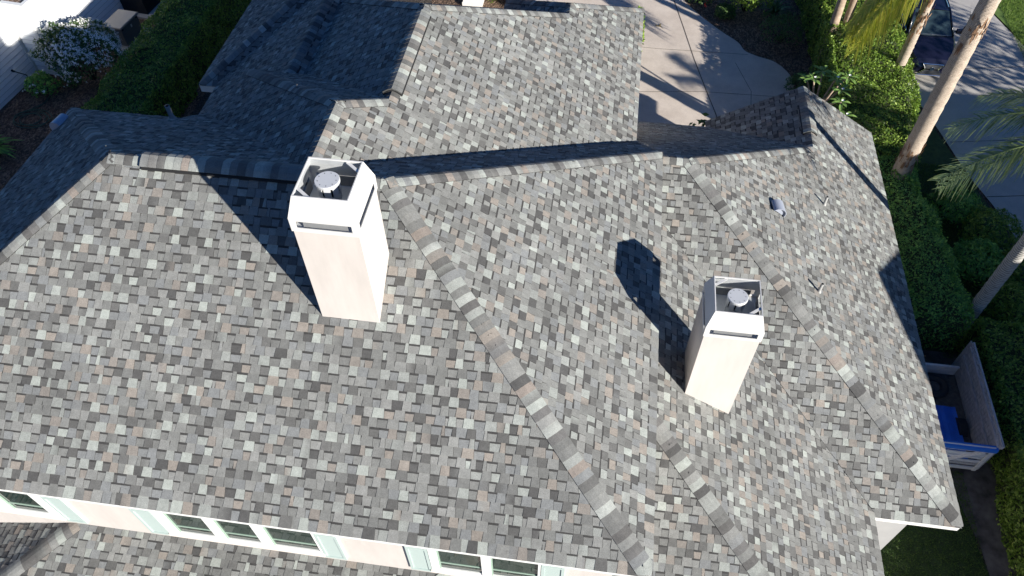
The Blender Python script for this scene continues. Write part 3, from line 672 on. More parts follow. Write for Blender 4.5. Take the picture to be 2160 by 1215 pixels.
def shrub(label, c, r, mat, n=2500, leaf=0.05, group=None, seed=0.0, flowers=0, fmat=None, fsize=0.03, cat='shrub', name='shrub', aspect=0.5, amp=0.25, trunk=True, low=0.0, lean=(0, 0)):
    root = empty(name, (c[0], c[1], low), label, cat, group); r = np.array(r, float)
    D = RNG.normal(0, 1, (n, 3)); D[:, 2] = np.where(D[:, 2] < -0.35, -D[:, 2], D[:, 2]); D /= np.linalg.norm(D, axis=1)[:, None]
    rad = 1 + amp * lump(D * 2.2, 1.3, seed) - np.minimum(RNG.exponential(0.10, n), 0.55)
    P = D * r * rad[:, None]; P[:, 2] += c[2] - low
    P[:, 2] = np.maximum(P[:, 2], 0.03)
    leaves('foliage', P, D + np.array([0, 0, .3]), leaf, mat, root, aspect)
    if flowers:
        D = RNG.normal(0, 1, (flowers, 3)); D[:, 2] = np.where(D[:, 2] < -0.3, -D[:, 2], D[:, 2]); D /= np.linalg.norm(D, axis=1)[:, None]
        keep = lump(D * 2.2, 2.1, seed + 3) > -0.45; D = D[keep]
        rad = 1.03 + amp * lump(D * 2.2, 1.3, seed); P = D * r * rad[:, None]; P[:, 2] += c[2] - low
        P = np.repeat(P, 4, 0) + RNG.normal(0, fsize * 0.9, (len(P) * 4, 3)); DD = np.repeat(D, 4, 0)
        leaves('blossom', P, DD, fsize, fmat, root, 0.8, 0.5)
    if trunk:
        t = MB()
        for k in range(4):
            an = k * 1.6 + seed; t.tube([(0.05 * math.cos(an), 0.05 * math.sin(an), 0), (r[0] * .25 * math.cos(an), r[1] * .25 * math.sin(an), (c[2] - low) * .6), (r[0] * .55 * math.cos(an), r[1] * .55 * math.sin(an), (c[2] - low) * 1.1)], [0.03, 0.022, 0.01], 6)
        t.build('stems', M_STEM, root, smooth=True)
    return root

# hedges
hedge('sunlit clipped hedge along the grey drive beside the dark car', [(8.7, 19.3), (8.95, 22.0), (9.05, 25.0), (9.0, 28.0), (8.6, 31.0)], [2.3, 2.7, 2.75, 2.5, 2.2], [1.75, 1.9, 1.95, 1.95, 1.9], M_HEDGE, 560, 0.046, 0.13, 'clipped hedges', 0.4)
hedge('shaded hedge between the east roof edge and the low leafy shrubs', [(9.45, 13.3), (9.35, 15.5), (9.05, 17.6), (8.65, 19.25)], [1.55, 1.6, 1.55, 1.75], [1.5, 1.55, 1.55, 1.7], M_HEDGE2, 560, 0.040, 0.13, 'clipped hedges', 2.2)
hedge('shaded hedge right behind the wooden trailer and the dirt path', [(10.75, 1.5), (10.85, 7.0), (11.0, 9.5), (11.0, 13.4)], [1.25, 1.3, 1.3, 1.4], [1.35, 1.4, 1.45, 1.45], M_HEDGE, 520, 0.046, 0.12, 'clipped hedges', 5.1)
hedge('long clipped hedge in shade between the mulch bed and the house', [(-15.9, 16.0), (-15.95, 20), (-16.05, 25), (-16.15, 34)], [2.1, 2.1, 2.1, 2.1], [1.65, 1.7, 1.7, 1.7], M_HEDGE, 520, 0.046, 0.14, 'clipped hedges', 7.7)

# garden beside the forecourt
shrub('sunlit bright green bush at the top edge of the mulch bed', (5.4, 29.6, 0.75), (0.95, 0.9, 0.75), M_HEDGE, 2600, 0.06, seed=1.2)
shrub('red flowering plant at the far corner of the forecourt', (3.6, 30.1, 0.3), (0.75, 0.6, 0.35), M_SHRUBD, 900, 0.05, flowers=50, fmat=M_RED, fsize=0.05, seed=2.5)
for i, (x, y, r, lb) in enumerate(((6.7, 27.6, 0.8, 'dark low bush at the foot of the tall drive hedge'), (7.15, 24.4, 0.55, 'dark fern like bush where forecourt meets hedge'), (7.25, 22.6, 0.6, 'dark bush behind the frangipani branches'), (4.6, 29.0, 0.42, 'small dark shrub beside the curved concrete edge'))):
    shrub(lb, (x, y, r * 0.5), (r, r * 0.9, r * 0.8), M_SHRUBD, 1300, 0.055, seed=3 + i, aspect=0.3)
def strap_plant(label, c, n, length, mat, seed, width=0.035, group=None, up=0.9, name='strappy_plant'):
    root = empty(name, c, label, 'plant', group); mb = MB(); rnd = random.Random(seed)
    for k in range(n):
        an = rnd.uniform(0, 6.283); el = rnd.uniform(0.25, up) ; d = Vector((math.cos(an), math.sin(an), 0)); s = Vector((-math.sin(an), math.cos(an), 0)); Ln = length * rnd.uniform(0.7, 1.15); prev = None
        for j in range(5):
            t = j / 4; pos = d * (0.03 + Ln * t * math.cos(el)) + Vector((0, 0, Ln * (t * math.sin(el) * 1.3 - 0.75 * t * t * 0.8))); w = width * (1 - t) ** 0.6 * (0.7 + t * .3) + 0.002
            cur = (pos - s * w, pos + s * w)
            if prev: mb.face([prev[0], prev[1], cur[1], cur[0]])
            prev = cur
    mb.build('leaf_blades', mat, root); return root
strap_plant('spiky rosette plant with arching blades in the shaded bed', (6.65, 29.6, 0.05), 60, 0.95, M_SHRUBD, 3)
strap_plant('yellow green fern clump beside the frangipani', (6.55, 23.2, 0.1), 34, 0.75, M_HEDGE2, 5, 0.03)
strap_plant('drooping leafy plant at the left edge of the mulch', (-20.5, 17.3, 0.25), 46, 1.0, M_HEDGE2, 8, 0.09)
# low shrubs by the drive, lower right
for i, (x, y, z, r, lb, mt) in enumerate(((11.15, 18.6, 0.45, 0.75, 'low dark shrub with a pink flower near the drive kerb', M_HEDGE2), (11.95, 17.5, 0.5, 0.85, 'rounded whorled leaf shrub touching the drive edge', M_HEDGE), (11.3, 16.2, 0.5, 0.8, 'dull green shrub between hedge and whorled leaf shrub', M_HEDGE2), (12.3, 16.0, 0.5, 0.75, 'feathery green shrub at the drive edge below the palm frond', M_HEDGE), (11.9, 14.6, 0.55, 0.85, 'spreading shrub beside the grey palm trunk', M_HEDGE), (12.6, 13.2, 0.5, 0.8, 'green shrub below the grey palm trunk at the right edge', M_HEDGE2), (12.2, 11.4, 0.5, 0.9, 'dark shrub at the right edge above the trailer', M_HEDGE2))):
    shrub(lb, (x, y, z), (r, r, r * 0.75), mt, 2300, 0.06, 'low shrubs along the drive', 11 + i, aspect=0.34)
fl_o = MB(); fl_o.v and None
# white blossoming shrub and its neighbours
shrub('large shrub covered in white blossom against the white siding', (-19.1, 21.8, 1.18), (1.55, 1.15, 1.02), M_SHRUBD, 6500, 0.055, flowers=1900, fmat=M_FLOWER, fsize=0.024, cat='flowering shrub', name='flowering_shrub', amp=0.3, seed=0.8)
shrub('small white flowered shrub below the wall corner', (-20.45, 20.75, 0.35), (0.6, 0.5, 0.45), M_HEDGE2, 900, 0.06, flowers=14, fmat=M_FLOWER, fsize=0.04, cat='flowering shrub', name='flowering_shrub', seed=4.4)
shrub('tiny white flowered sprig on the mulch right of the wall corner', (-19.75, 21.4, 0.15), (0.42, 0.35, 0.25), M_SHRUBD, 350, 0.05, flowers=16, fmat=M_FLOWER, fsize=0.04, cat='flowering shrub', name='flowering_shrub', seed=6.4)
# behind the north wing
shrub('red blossomed bush behind the north wing roof', (-3.1, 31.2, 0.7), (1.1, 0.8, 0.8), M_HEDGE, 1500, 0.06, flowers=160, fmat=M_RED, fsize=0.07, seed=8.1)
shrub('dark purple brown shrub behind the north wing', (-4.3, 29.1, 0.4), (0.55, 0.5, 0.5), leafmat('purple_leaf', (0.03, 0.018, 0.018), (0.07, 0.04, 0.035)), 900, 0.05, seed=9.1)
shrub('yellow green low plant beside the white post', (-5.0, 29.3, 0.2), (0.4, 0.5, 0.28), M_HEDGE, 700, 0.05, seed=9.9)
mb = MB(); mb.box(-0.38, 0.38, -0.38, 0.38, 0, 2.3); mb.box(-0.43, 0.43, -0.43, 0.43, 2.301, 2.4); mb.box(-0.42, 0.42, -0.42, 0.42, -0.001, 0.18)
tag(mb.build('garden_post', M_CAPW), 'white square post standing behind the north wing ridge', 'post').location = (-5.75, 28.9, 0)
# saplings at the eave of the east wing
def sapling(label, loc, h, n, mat, seed, leaf=0.10):
    root = empty('sapling', loc, label, 'sapling'); t = MB(); rnd = random.Random(seed); C = []; N = []
    for k in range(n):
        an = rnd.uniform(0, 6.28); r = rnd.uniform(0.05, 0.3); top = Vector((r * math.cos(an), r * math.sin(an), h * rnd.uniform(0.8, 1.0)))
        t.tube([(0, 0, 0), tuple(top * 0.6 + Vector((0, 0, 0.1))), tuple(top)], [0.022, 0.014, 0.006], 6)
        for j in range(9): C.append(top + Vector((rnd.gauss(0, 0.09), rnd.gauss(0, 0.09), rnd.gauss(-0.05, 0.1)))); N.append((0, -0.3, 1))
    t.build('stem', M_STEM, root); leaves('foliage', C, N, leaf, mat, root, 0.55, 0.5)
sapling('dark leafed sapling peeping over the lower north eave', (3.02, 19.05, 0), 2.45, 5, M_SHRUBD, 4)
shrub('yellow green shrub showing past the north wing eave', (1.0, 25.6, 1.0), (0.32, 1.1, 1.0), M_HEDGE, 1300, 0.05, seed=10.2)

# frangipani: forked pale branches with leaf rosettes
M_FRANG = leafmat('frangipani_leaf', (0.145, 0.275, 0.065), (0.275, 0.435, 0.116), rough=0.35)
def frangipani(label, base, tips):
    root = empty('frangipani', base, label, 'small tree'); t = MB(); lm = MB(); fm = MB(); rnd = random.Random(2)
    t.tube([(0, 0, 0), (0.05, 0.05, 1.0), (0.1, -0.05, 1.9)], [0.08, 0.065, 0.05], 8)
    f0 = Vector((0.1, -0.05, 1.9))
    for tip, fk in tips:
        tip = Vector(tip); fk = Vector(fk); t.tube([f0, fk, fk * 0.35 + tip * 0.65 + Vector((0, 0, 0.05)), tip], [0.04, 0.032, 0.026, 0.02], 7)
        nl = 7
        for k in range(nl):
            an = k * 6.283 / nl + rnd.uniform(-.2, .2); d = Vector((math.cos(an), math.sin(an), rnd.uniform(0.15, 0.6))).normalized(); s = Vector((-math.sin(an), math.cos(an), 0)); L = rnd.uniform(0.26, 0.36); up = Vector((0, 0, 1))
            prof = [(0.0, 0.008), (0.25, 0.035), (0.55, 0.055), (0.8, 0.042), (1.0, 0.004)]; pv = None
            for u_, w in prof:
                c = tip + d * (0.03 + L * u_) - up * 0.10 * u_ * u_; cu = (c - s * w + up * w * .3, c, c + s * w + up * w * .3)
                if pv: lm.face([pv[0], pv[1], cu[1], cu[0]]); lm.face([pv[1], pv[2], cu[2], cu[1]])
                pv = cu
        if rnd.random() < 0.4:
            for q in range(5):
                an = q * 1.256; c = tip + Vector((0.03, -0.02, 0.08)); d = Vector((math.cos(an), math.sin(an), 0.5)) * 0.05; s = Vector((-math.sin(an), math.cos(an), 0)) * 0.022; fm.face([c, c + d * .6 - s, c + d, c + d * .6 + s])
    t.build('branches', M_BARK, root, smooth=True); lm.build('foliage', M_FRANG, root, smooth=True)
    if fm.f: fm.build('blossom', M_FLOWER, root)
b0 = Vector((6.75, 20.9, 0))
tp = []
for (x, y, z) in ((6.28, 20.45, 3.35), (6.55, 20.75, 3.45), (6.95, 20.55, 3.35), (7.05, 20.05, 3.30), (7.0, 19.55, 3.25), (6.15, 20.75, 3.15), (7.15, 19.2, 3.05), (7.4, 20.9, 3.2)):
    q = Vector((x, y, z)) - b0; tp.append((tuple(q), (q.x * .5 + .03, q.y * .45, 2.45 + 0.2 * (q.x + .4))))
frangipani('frangipani with pale forked branches and leaf rosettes at the gable tip', tuple(b0), tp)

# palms
def palm_mat(name, a, b_, scale):
    m, n, l, b = newmat(name); tc = n.new('ShaderNodeTexCoord'); w = n.new('ShaderNodeTexWave'); w.bands_direction = 'Z'; w.inputs['Scale'].default_value = scale; w.inputs['Distortion'].default_value = 3.0; w.inputs['Detail'].default_value = 4; w.inputs['Detail Scale'].default_value = 2.5
    nz = n.new('ShaderNodeTexNoise'); nz.inputs['Scale'].default_value = 9; nz.inputs['Detail'].default_value = 6
    l.new(tc.outputs['Object'], w.inputs['Vector']); l.new(tc.outputs['Object'], nz.inputs['Vector'])
    mm = n.new('ShaderNodeMath'); mm.operation = 'MULTIPLY_ADD'; mm.inputs[1].default_value = 0.5; l.new(w.outputs['Fac'], mm.inputs[0])
    m2 = n.new('ShaderNodeMath'); m2.operation = 'MULTIPLY'; m2.inputs[1].default_value = 0.5; l.new(nz.outputs['Fac'], m2.inputs[0]); l.new(m2.outputs[0], mm.inputs[2])
    r = n.new('ShaderNodeValToRGB'); r.color_ramp.elements[0].color = (*a, 1); r.color_ramp.elements[1].color = (*b_, 1); r.color_ramp.elements[0].position = 0.2; r.color_ramp.elements[1].position = 0.65
    l.new(mm.outputs[0], r.inputs[0]); l.new(r.outputs[0], b.inputs['Base Color']); b.inputs['Roughness'].default_value = 0.9
    bp = n.new('ShaderNodeBump'); bp.inputs['Strength'].default_value = 0.7; bp.inputs['Distance'].default_value = 0.03; l.new(mm.outputs[0], bp.inputs['Height']); l.new(bp.outputs[0], b.inputs['Normal'])
    return m
M_PTRUNK = palm_mat('palm_trunk', (0.20, 0.145, 0.105), (0.60, 0.50, 0.40), 9.0)
M_PTRUNK2 = palm_mat('grey_palm_trunk', (0.20, 0.19, 0.175), (0.46, 0.44, 0.40), 5.0)
M_BOOT = plain('palm_boot_fibre', (0.24, 0.14, 0.08), 0.95, var=0.5, scale=12, bump=0.6)
M_FROND = leafmat('palm_leaflet', (0.12, 0.18, 0.075), (0.22, 0.29, 0.115), (0.36, 0.42, 0.19), rough=0.30, spec=0.7)
M_FRONDY = leafmat('yellow_palm_leaflet', (0.324, 0.405, 0.054), (0.648, 0.648, 0.095), (0.743, 0.608, 0.135), rough=0.5)
def trunk(root, pts, rads, mat, seed=0, rings=True):
    mb = MB(); rnd = random.Random(seed); P = []; Rr = []; pts = [Vector(q) for q in pts]
    n = 90
    for k in range(n + 1):
        t = k / n * (len(pts) - 1); i = min(int(t), len(pts) - 2); f = t - i; P.append(pts[i].lerp(pts[i + 1], f)); r = rads[i] * (1 - f) + rads[i + 1] * f
        Rr.append(r * (1 + (0.035 * math.sin(k * 2.1) + rnd.uniform(-.025, .025) if rings else 0)))
    mb.tube(P, Rr, 18); return mb.build('trunk', mat, root, smooth=True)
def boots(root, zs, rr, seed, n=26, L=0.4):
    mb = MB(); rnd = random.Random(seed)
    for z in zs:
        for k in range(n):
            an = rnd.uniform(0, 6.283); w = rnd.uniform(0.02, 0.055); Lq = L * rnd.uniform(0.5, 1.2); d = Vector((math.cos(an), math.sin(an), 0)); s = Vector((-math.sin(an), math.cos(an), 0)); a = d * (rr * 0.93) + Vector((0, 0, z + rnd.uniform(-.25, .25))); out = rnd.uniform(0.02, 0.16); dn = rnd.choice((1, 1, -1))
            q = a + d * out + Vector((0, 0, dn * Lq)); mid = a * 0.5 + q * 0.5 + d * 0.03
            mb.face([a - s * w, a + s * w, mid + s * w * .8, mid - s * w * .8]); mb.face([mid - s * w * .8, mid + s * w * .8, q + s * w * .3, q - s * w * .3])
    mb.tube([(0, 0, zs[0] - 0.3), (0, 0, zs[0] + 0.3)], rr * 1.015, 14, cap=False)
    return mb.build('old_leaf_bases', M_BOOT, root)
def frond(root, o, az, el, L, mat, droop=0.55, nl=52, ll=0.66, seed=0, hang=0.55, w=0.021):
    rnd = random.Random(seed); mb = MB(); d = Vector((math.cos(az), math.sin(az), 0)); side = Vector((-math.sin(az), math.cos(az), 0)); o = Vector(o); Z = Vector((0, 0, 1))
    def R_(t): return o + d * (L * t * math.cos(el) * (1 - 0.12 * t)) + Z * (L * (t * math.sin(el) - droop * t * t))
    pts = [R_(k / 14) for k in range(15)]
    mb.tube(pts, [0.022 * (1 - k / 15) + 0.004 for k in range(15)], 5)
    for k in range(nl):
        t = 0.14 + 0.86 * (k / nl); c = R_(t); tg = (R_(min(1, t + 0.02)) - R_(t - 0.02)).normalized()
        for sg in (-1, 1):
            l = ll * (math.sin(math.pi * (0.12 + 0.83 * t)) ** 0.6) * rnd.uniform(0.8, 1.1); out = (side * sg * rnd.uniform(0.7, 1.0) + tg * rnd.uniform(0.55, 0.9) + Z * rnd.uniform(-.05, .35)).normalized(); hg = hang * rnd.uniform(0.7, 1.25); pv = None
            wv = tg.cross(out).cross(out).normalized()
            for j in range(4):
                u_ = j / 3; q = c + out * l * u_ - Z * hg * l * u_ * u_ * 0.9; ww = w * (1 - u_ * 0.85) * (0.75 if j == 0 else 1); cur = (q - wv * ww, q + wv * ww)
                if pv: mb.face([pv[0], pv[1], cur[1], cur[0]])
                pv = cur
    return mb.build('frond', mat, root)
def palm(label, base, h, r0, r1, mat, fr, bootz=(), seed=0, group='palms by the drive', bn=26):
    root = empty('palm_tree', base, label, 'palm tree', group)
    trunk(root, [(0, 0, 0), (0, 0, h * 0.5), (0, 0, h)], [r0 * 1.05, r0, r1], mat, seed)
    for q in bootz: boots(root, (q,), r1 * 1.02, seed + int(q * 10), bn)
    for i, (az, el, L, mt, dr) in enumerate(fr): frond(root, (0, 0, h - 0.02 * (i % 3)), az, el, L, mt, dr, seed=seed * 50 + i, **(dict(nl=85, ll=0.75, hang=1.1, w=0.026) if mt is M_FRONDY else {}))
    return root
def crownset(n, L, seed, mt, lo=-0.1, hi=1.1, dr=0.55):
    rnd = random.Random(seed); return [(k * 2.399 + rnd.uniform(-.2, .2), lo + (hi - lo) * (k / n), L * rnd.uniform(0.85, 1.1), mt, dr * rnd.uniform(.8, 1.2)) for k in range(n)]
palm('palm with a stout tan ringed trunk rising from the sunlit hedge', (9.2, 18.72, 0), 11.5, 0.235, 0.20, M_PTRUNK, crownset(14, 2.4, 3, M_FROND, 0.2, 1.2, 0.4), (1.95, 2.25, 6.35), 3, bn=34)
palm('slimmer palm in front of the dark car with yellowing fronds', (9.98, 23.9, 0), 5.3, 0.165, 0.125, M_PTRUNK, [(R(184), 0.1, 2.5, M_FRONDY, 0.95), (R(190), 0.2, 2.7, M_FRONDY, 1.0), (R(196), 0.0, 2.5, M_FRONDY, 0.9), (R(202), 0.2, 2.6, M_FRONDY, 1.0), (R(190), -0.2, 2.5, M_FRONDY, 0.8), (R(207), 0.0, 2.6, M_FRONDY, 0.95)] + crownset(9, 1.8, 6, M_FROND, 0.45, 1.2), (3.3, 3.6, 3.9, 4.2, 4.6, 4.9), 6, bn=14)
pc = (10.42, 13.85)
palm('palm with a smooth grey trunk at the right edge and drooping green fronds', (*pc, 0), 7.0, 0.17, 0.14, M_PTRUNK2, [(R(168), 0.50, 3.7, M_FROND, 0.62), (R(190), 0.22, 3.6, M_FROND, 0.50), (R(148), 0.55, 3.4, M_FROND, 0.55), (R(182), 0.0, 3.0, M_FROND, 0.55), (R(120), 0.3, 3.0, M_FROND, 0.5)] + crownset(9, 2.6, 9, M_FROND, 0.35, 1.25), (), 9)
# tree with three stems
root = empty('multi_stem_tree', (8.1, 25.85, 0), 'tree with three smooth tan stems rising out of the sunlit hedge', 'tree')
for i, (tx, ty, bx, by, r) in enumerate(((-0.15, 0.2, -0.1, 0.0, 0.15), (0.30, 0.35, 0.35, 0.15, 0.13), (0.95, 0.1, 0.5, -0.05, 0.155))):
    tk = trunk(root, [(bx, by, 0), (bx + (tx - bx) * .5, by + (ty - by) * .5, 2.6), (tx + (tx - bx) * .7, ty, 5.6)], [r * 1.15, r, r * .65], M_BARK, i, rings=False)
n = 2600; D = RNG.normal(0, 1, (n, 3)); D /= np.linalg.norm(D, axis=1)[:, None]; Pq = D * np.array([1.9, 1.7, 1.1]) * (1 + .3 * lump(D * 2, 1.5, 4) - np.minimum(RNG.exponential(.15, n), .8))[:, None] + np.array([0.4, 0.3, 6.2])
leaves('crown', Pq, D, 0.085, M_HEDGE, root)

root = empty('leafy_tree', (24.0, 19.8, 0), 'broad leafy tree standing on the lawn across the drive', 'tree')
trunk(root, [(0, 0, 0), (0.1, 0.1, 2.0), (0.0, 0.2, 4.0)], [0.22, 0.18, 0.12], M_BARK, 9, rings=False)
n = 3200; D = RNG.normal(0, 1, (n, 3)); D /= np.linalg.norm(D, axis=1)[:, None]; Pq = D * np.array([2.6, 3.0, 1.9]) * (1 + .35 * lump(D * 2.4, 1.5, 2) - np.minimum(RNG.exponential(.2, n), .85))[:, None] + np.array([0, 0.2, 4.9])
leaves('crown', Pq, D, 0.12, M_HEDGE, root)

palm('palm on the lawn side of the drive with an open spiky crown', (16.3, 15.2, 0), 5.6, 0.16, 0.12, M_PTRUNK2, crownset(9, 1.5, 21, M_FROND, 0.1, 1.1, 0.3), (), 21)

# ------------------------------------------------------------------ neighbouring houses
M_SIDING = plain('white_lap_siding', (0.80, 0.81, 0.82), 0.6, var=0.03, scale=4)
M_LITTER = mulch_mat('brown_leaf_litter', (0.16, 0.09, 0.05), (0.32, 0.20, 0.12), (0.55, 0.45, 0.36), 18)
M_LAPSHADE = plain('lap_shade_line', (0.30, 0.31, 0.33), 0.8)  # dark line painted along each board's lower edge as lap shade
nh = empty('neighbor_house', (-20.47, 21.83, 0), 'neighbouring house with white lap siding beside the blossoming shrub', 'house', rz=R(-6.3))
def siding(u0, v0, u1, v1, z0, z1, out):
    mb = MB(); a = Vector((u0, v0, 0)); b = Vector((u1, v1, 0)); o = Vector(out); bh = 0.19; k = 0; z = z0 + 0.16
    while z < z1:
        zt = min(z + bh, z1); lo = o * 0.030; hi = o * 0.003
        mb.face([a + lo + Vector((0, 0, z)), b + lo + Vector((0, 0, z)), b + hi + Vector((0, 0, zt)), a + hi + Vector((0, 0, zt))])
        mb.face([a + Vector((0, 0, z)), b + Vector((0, 0, z)), b + lo + Vector((0, 0, z)), a + lo + Vector((0, 0, z))]); g_ = Vector((0, 0, z + 0.012)); k_ = o * 0.0295; mb.face([a + lo + Vector((0, 0, z)), b + lo + Vector((0, 0, z)), b + k_ + o * .002 + g_, a + k_ + o * .002 + g_], 1); z += bh
    mb.face([a + o * .012 + Vector((0, 0, -.1)), b + o * .012 + Vector((0, 0, -.1)), b + o * .012 + Vector((0, 0, z0 + 0.16)), a + o * .012 + Vector((0, 0, z0 + .16))])
    ob = mb.build('wall', [M_SIDING, M_LAPSHADE], nh); return ob
HW = 2.88
siding(-0.95, -9, -0.95, -0.1, 0, HW, (1, 0, 0)); siding(-0.86, 0.0, -0.09, 0.0, 0, HW, (0, -1, 0)); siding(0, 0.09, 0, 4.75, 0, HW, (1, 0, 0)); siding(-8, 4.9, -0.1, 4.9, 0, HW, (0, 1, 0))
for (x, y) in ((-0.95, -0.05), (-0.0, 0.0), (-0.0, 4.82)):
    mb = MB(); mb.box(x - 0.09, x + 0.035, y - 0.04, y + 0.09, 0, HW); mb.build('corner_board', M_TRIM, nh)
mb = MB(); mb.box(-0.13, 0.03, -0.03, 4.93, HW + 0.001, HW + 0.06); mb.box(-1.08, -0.92, -9, -0.05, HW + 0.001, HW + 0.06); mb.box(-0.92, -0.131, -0.03, 0.13, HW + 0.001, HW + 0.06); mb.build('parapet_cap', M_TRIM, nh)
mb = MB(); mb.face([(-8, -9, HW - .06), (-1.0, -9, HW - .06), (-1.0, 0.05, HW - .06), (-0.05, 0.05, HW - .06), (-0.05, 4.88, HW - .06), (-8, 4.88, HW - .06)]); mb.build('roof', M_LITTER, nh)
mb = MB(); mb.box(0.004, 0.035, 0.78, 1.5, 2.30, 2.78)
w_ = mb.build('window', M_TRIM, nh); mb = MB()
for a in (0.84, 1.16):
    for z in (2.35, 2.57): mb.box(0.0355, 0.04, a, a + 0.27, z, z + 0.17)
mb.build('pane', plain('bright_pane', (0.55, 0.55, 0.48), 0.15), w_)

nr = empty('neighbor_house', (23.0, 3.9, 0), 'gabled two-storey house on the far side of the drive', 'house')
def nbox(x0, x1, y0, y1, h): mb = MB(); mb.box(x0, x1, y0, y1, 0, h); mb.build('wall', M_STUCCO, nr); return
nbox(-4, 7, 3.31, 7.2, 6.5); nbox(-4, 7, 7.21, 13.4, 4.3)
mb = MB(); mb.box(-4, 7, -3.3, 3.3, 0, 7.2); mb.face([(-4, -3.3, 7.2), (-4, 3.3, 7.2), (-4, 0, 8.75)]); mb.face([(7, -3.3, 7.2), (7, 3.3, 7.2), (7, 0, 8.75)]); mb.build('wall', M_STUCCO, nr)
M_NROOF = plain('plain_grey_roof', (0.15, 0.15, 0.15), 0.9, var=0.3, scale=9)
mb = MB()
for s in (-1, 1):
    q = [(-4.2, s * 3.7, 7.02), (7.2, s * 3.7, 7.02), (7.2, 0, 8.85), (-4.2, 0, 8.85)]; mb.face(q if s < 0 else q[::-1]); mb.face([(x, y, z - .1) for x, y, z in (q[::-1] if s < 0 else q)])
mb.build('roof', M_NROOF, nr)
for a in ((3.8, 7.5, 6.55, 6.75), (7.52, 13.7, 4.35, 4.55)): mb = MB(); mb.box(-4.2, 7.2, *a); mb.build('roof', M_NROOF, nr)
for y in (-2.5, 1.5):
    for z in (1.0, 4.0): mb = MB(); mb.box(-4.03, -4.001, y, y + 1.1, z, z + 1.4); mb.build('window', M_GLASS, nr)

# ------------------------------------------------------------------ utility box, black cabinet, hose
ub = empty('utility_box', (-18.95, 24.4, 0), 'grey brown metal utility box with a flat lid beside the white siding', 'utility box', rz=R(-7))
M_UB = plain('brown_grey_paint', (0.135, 0.125, 0.12), 0.5, var=0.08, scale=3); M_UBL = plain('tan_grey_lid', (0.33, 0.30, 0.265), 0.55, var=0.06, scale=3)
mb = MB(); mb.box(-0.38, 0.38, -0.55, 0.55, 0.12, 0.88)
for x in (-0.25, 0.05): mb.box(x, x + .02, -0.556, -0.5505, .2, .8)
mb.build('body', M_UB, ub)
mb = MB(); mb.box(-0.44, 0.44, -0.61, 0.61, 0.882, 0.935); mb.box(-0.42, 0.42, -0.59, 0.59, 0.936, 0.95); mb.build('lid', M_UBL, ub)
mb = MB(); mb.box(0.381, 0.388, 0.02, 0.09, 0.62, 0.74); mb.build('latch', M_GALV, ub)
for y in (-0.5, 0.42): mb = MB(); mb.box(0.3805, 0.386, y, y + 0.08, 0.76, 0.82); mb.build('vent_slot', M_BLACK, ub)
mb = MB(); mb.box(-0.62, 0.62, -0.85, 0.85, 0.0, 0.119); mb.build('concrete_pad', M_ROADC, ub)
bc = empty('equipment_cabinet', (-19.35, 26.75, 0), 'black equipment cabinet with a round pale cap behind the utility box', 'cabinet', rz=R(-7))
mb = MB(); mb.box(-0.55, 0.55, -0.6, 0.6, 0.1, 1.05); mb.box(-0.5, 0.5, -0.55, 0.55, 1.051, 1.09); mb.build('body', plain('black_plastic', (0.012, 0.013, 0.016), 0.6), bc)
mb = MB(); mb.tube([(-0.05, 0.1, 1.09), (-0.05, 0.1, 1.13)], 0.16, 20); mb.build('round_cap', M_GALV, bc)
mb = MB(); mb.box(-0.75, 0.75, -0.85, 0.85, 0.0, 0.099); mb.build('concrete_pad', M_ROADC, bc)
pts = []; rnd = random.Random(4)
for k in range(120):
    t = k / 119; an = t * 6.283 * 3.4; r = 0.45 + 0.16 * math.sin(an * 0.7) + 0.1 * t; pts.append((-20.2 + r * 1.1 * math.cos(an), 19.25 + r * 0.75 * math.sin(an), 0.045 + 0.02 * (k % 9) / 9))
for k in range(1, 24): t = k / 23; pts.append((pts[119][0] * (1 - t) + -19.9 * t + .25 * math.sin(t * 5), pts[119][1] * (1 - t) + 21.2 * t, 0.04))
mb = MB(); mb.tube(pts, 0.016, 6); tag(mb.build('garden_hose', plain('green_hose', (0.03, 0.09, 0.06), 0.4), smooth=True), 'dark green garden hose coiled loosely on the mulch', 'hose')
mb = MB(); mb.tube([(-21.2, 21.2, 0.2), (-21.15, 21.05, 0.55), (-21.25, 20.75, 0.9)], [0.02, 0.02, 0.02], 7); mb.tube([(-21.25, 20.75, 0.9), (-21.28, 20.7, 0.98)], [0.035, 0.045], 8)
tag(mb.build('garden_light', M_BLACK, smooth=True), 'thin black spike light leaning by the white siding', 'light')

# ------------------------------------------------------------------ wooden trailer with spare wheel and tarpaulin
M_WOOD = plain('weathered_board', (0.46, 0.43, 0.42), 0.9, var=0.35, scale=5, bump=0.4, stretch=(6, 1, 6)); M_WOODL = plain('pale_weathered_board', (0.70, 0.67, 0.65), 0.85, var=0.2, scale=5, bump=0.3, stretch=(1, 6, 6))
M_TARP = plain('blue_tarpaulin', (0.025, 0.17, 0.75), 0.45, var=0.12, scale=6, bump=0.25); M_RUB = plain('black_rubber', (0.03, 0.03, 0.032), 0.75); M_RUST = plain('dark_rusty_steel', (0.11, 0.095, 0.085), 0.7, var=0.4, scale=10)
M_WOODD = plain('dark_weathered_board', (0.20, 0.18, 0.17), 0.9, var=0.35, scale=6, bump=0.4); WOODS = [M_WOOD, M_WOODL, M_WOODD]
tr = empty('trailer', (9.05, 10.7, 0), 'old wooden box trailer with weathered plank sides beside the east roof edge', 'trailer')
x0, x1, y0, y1, zf = -0.90, 0.82, -1.14, 1.46, 0.46
mb = MB(); mb.box(x0, x1, y0, y1, zf - 0.06, zf); mb.build('floor', M_RUST, tr)
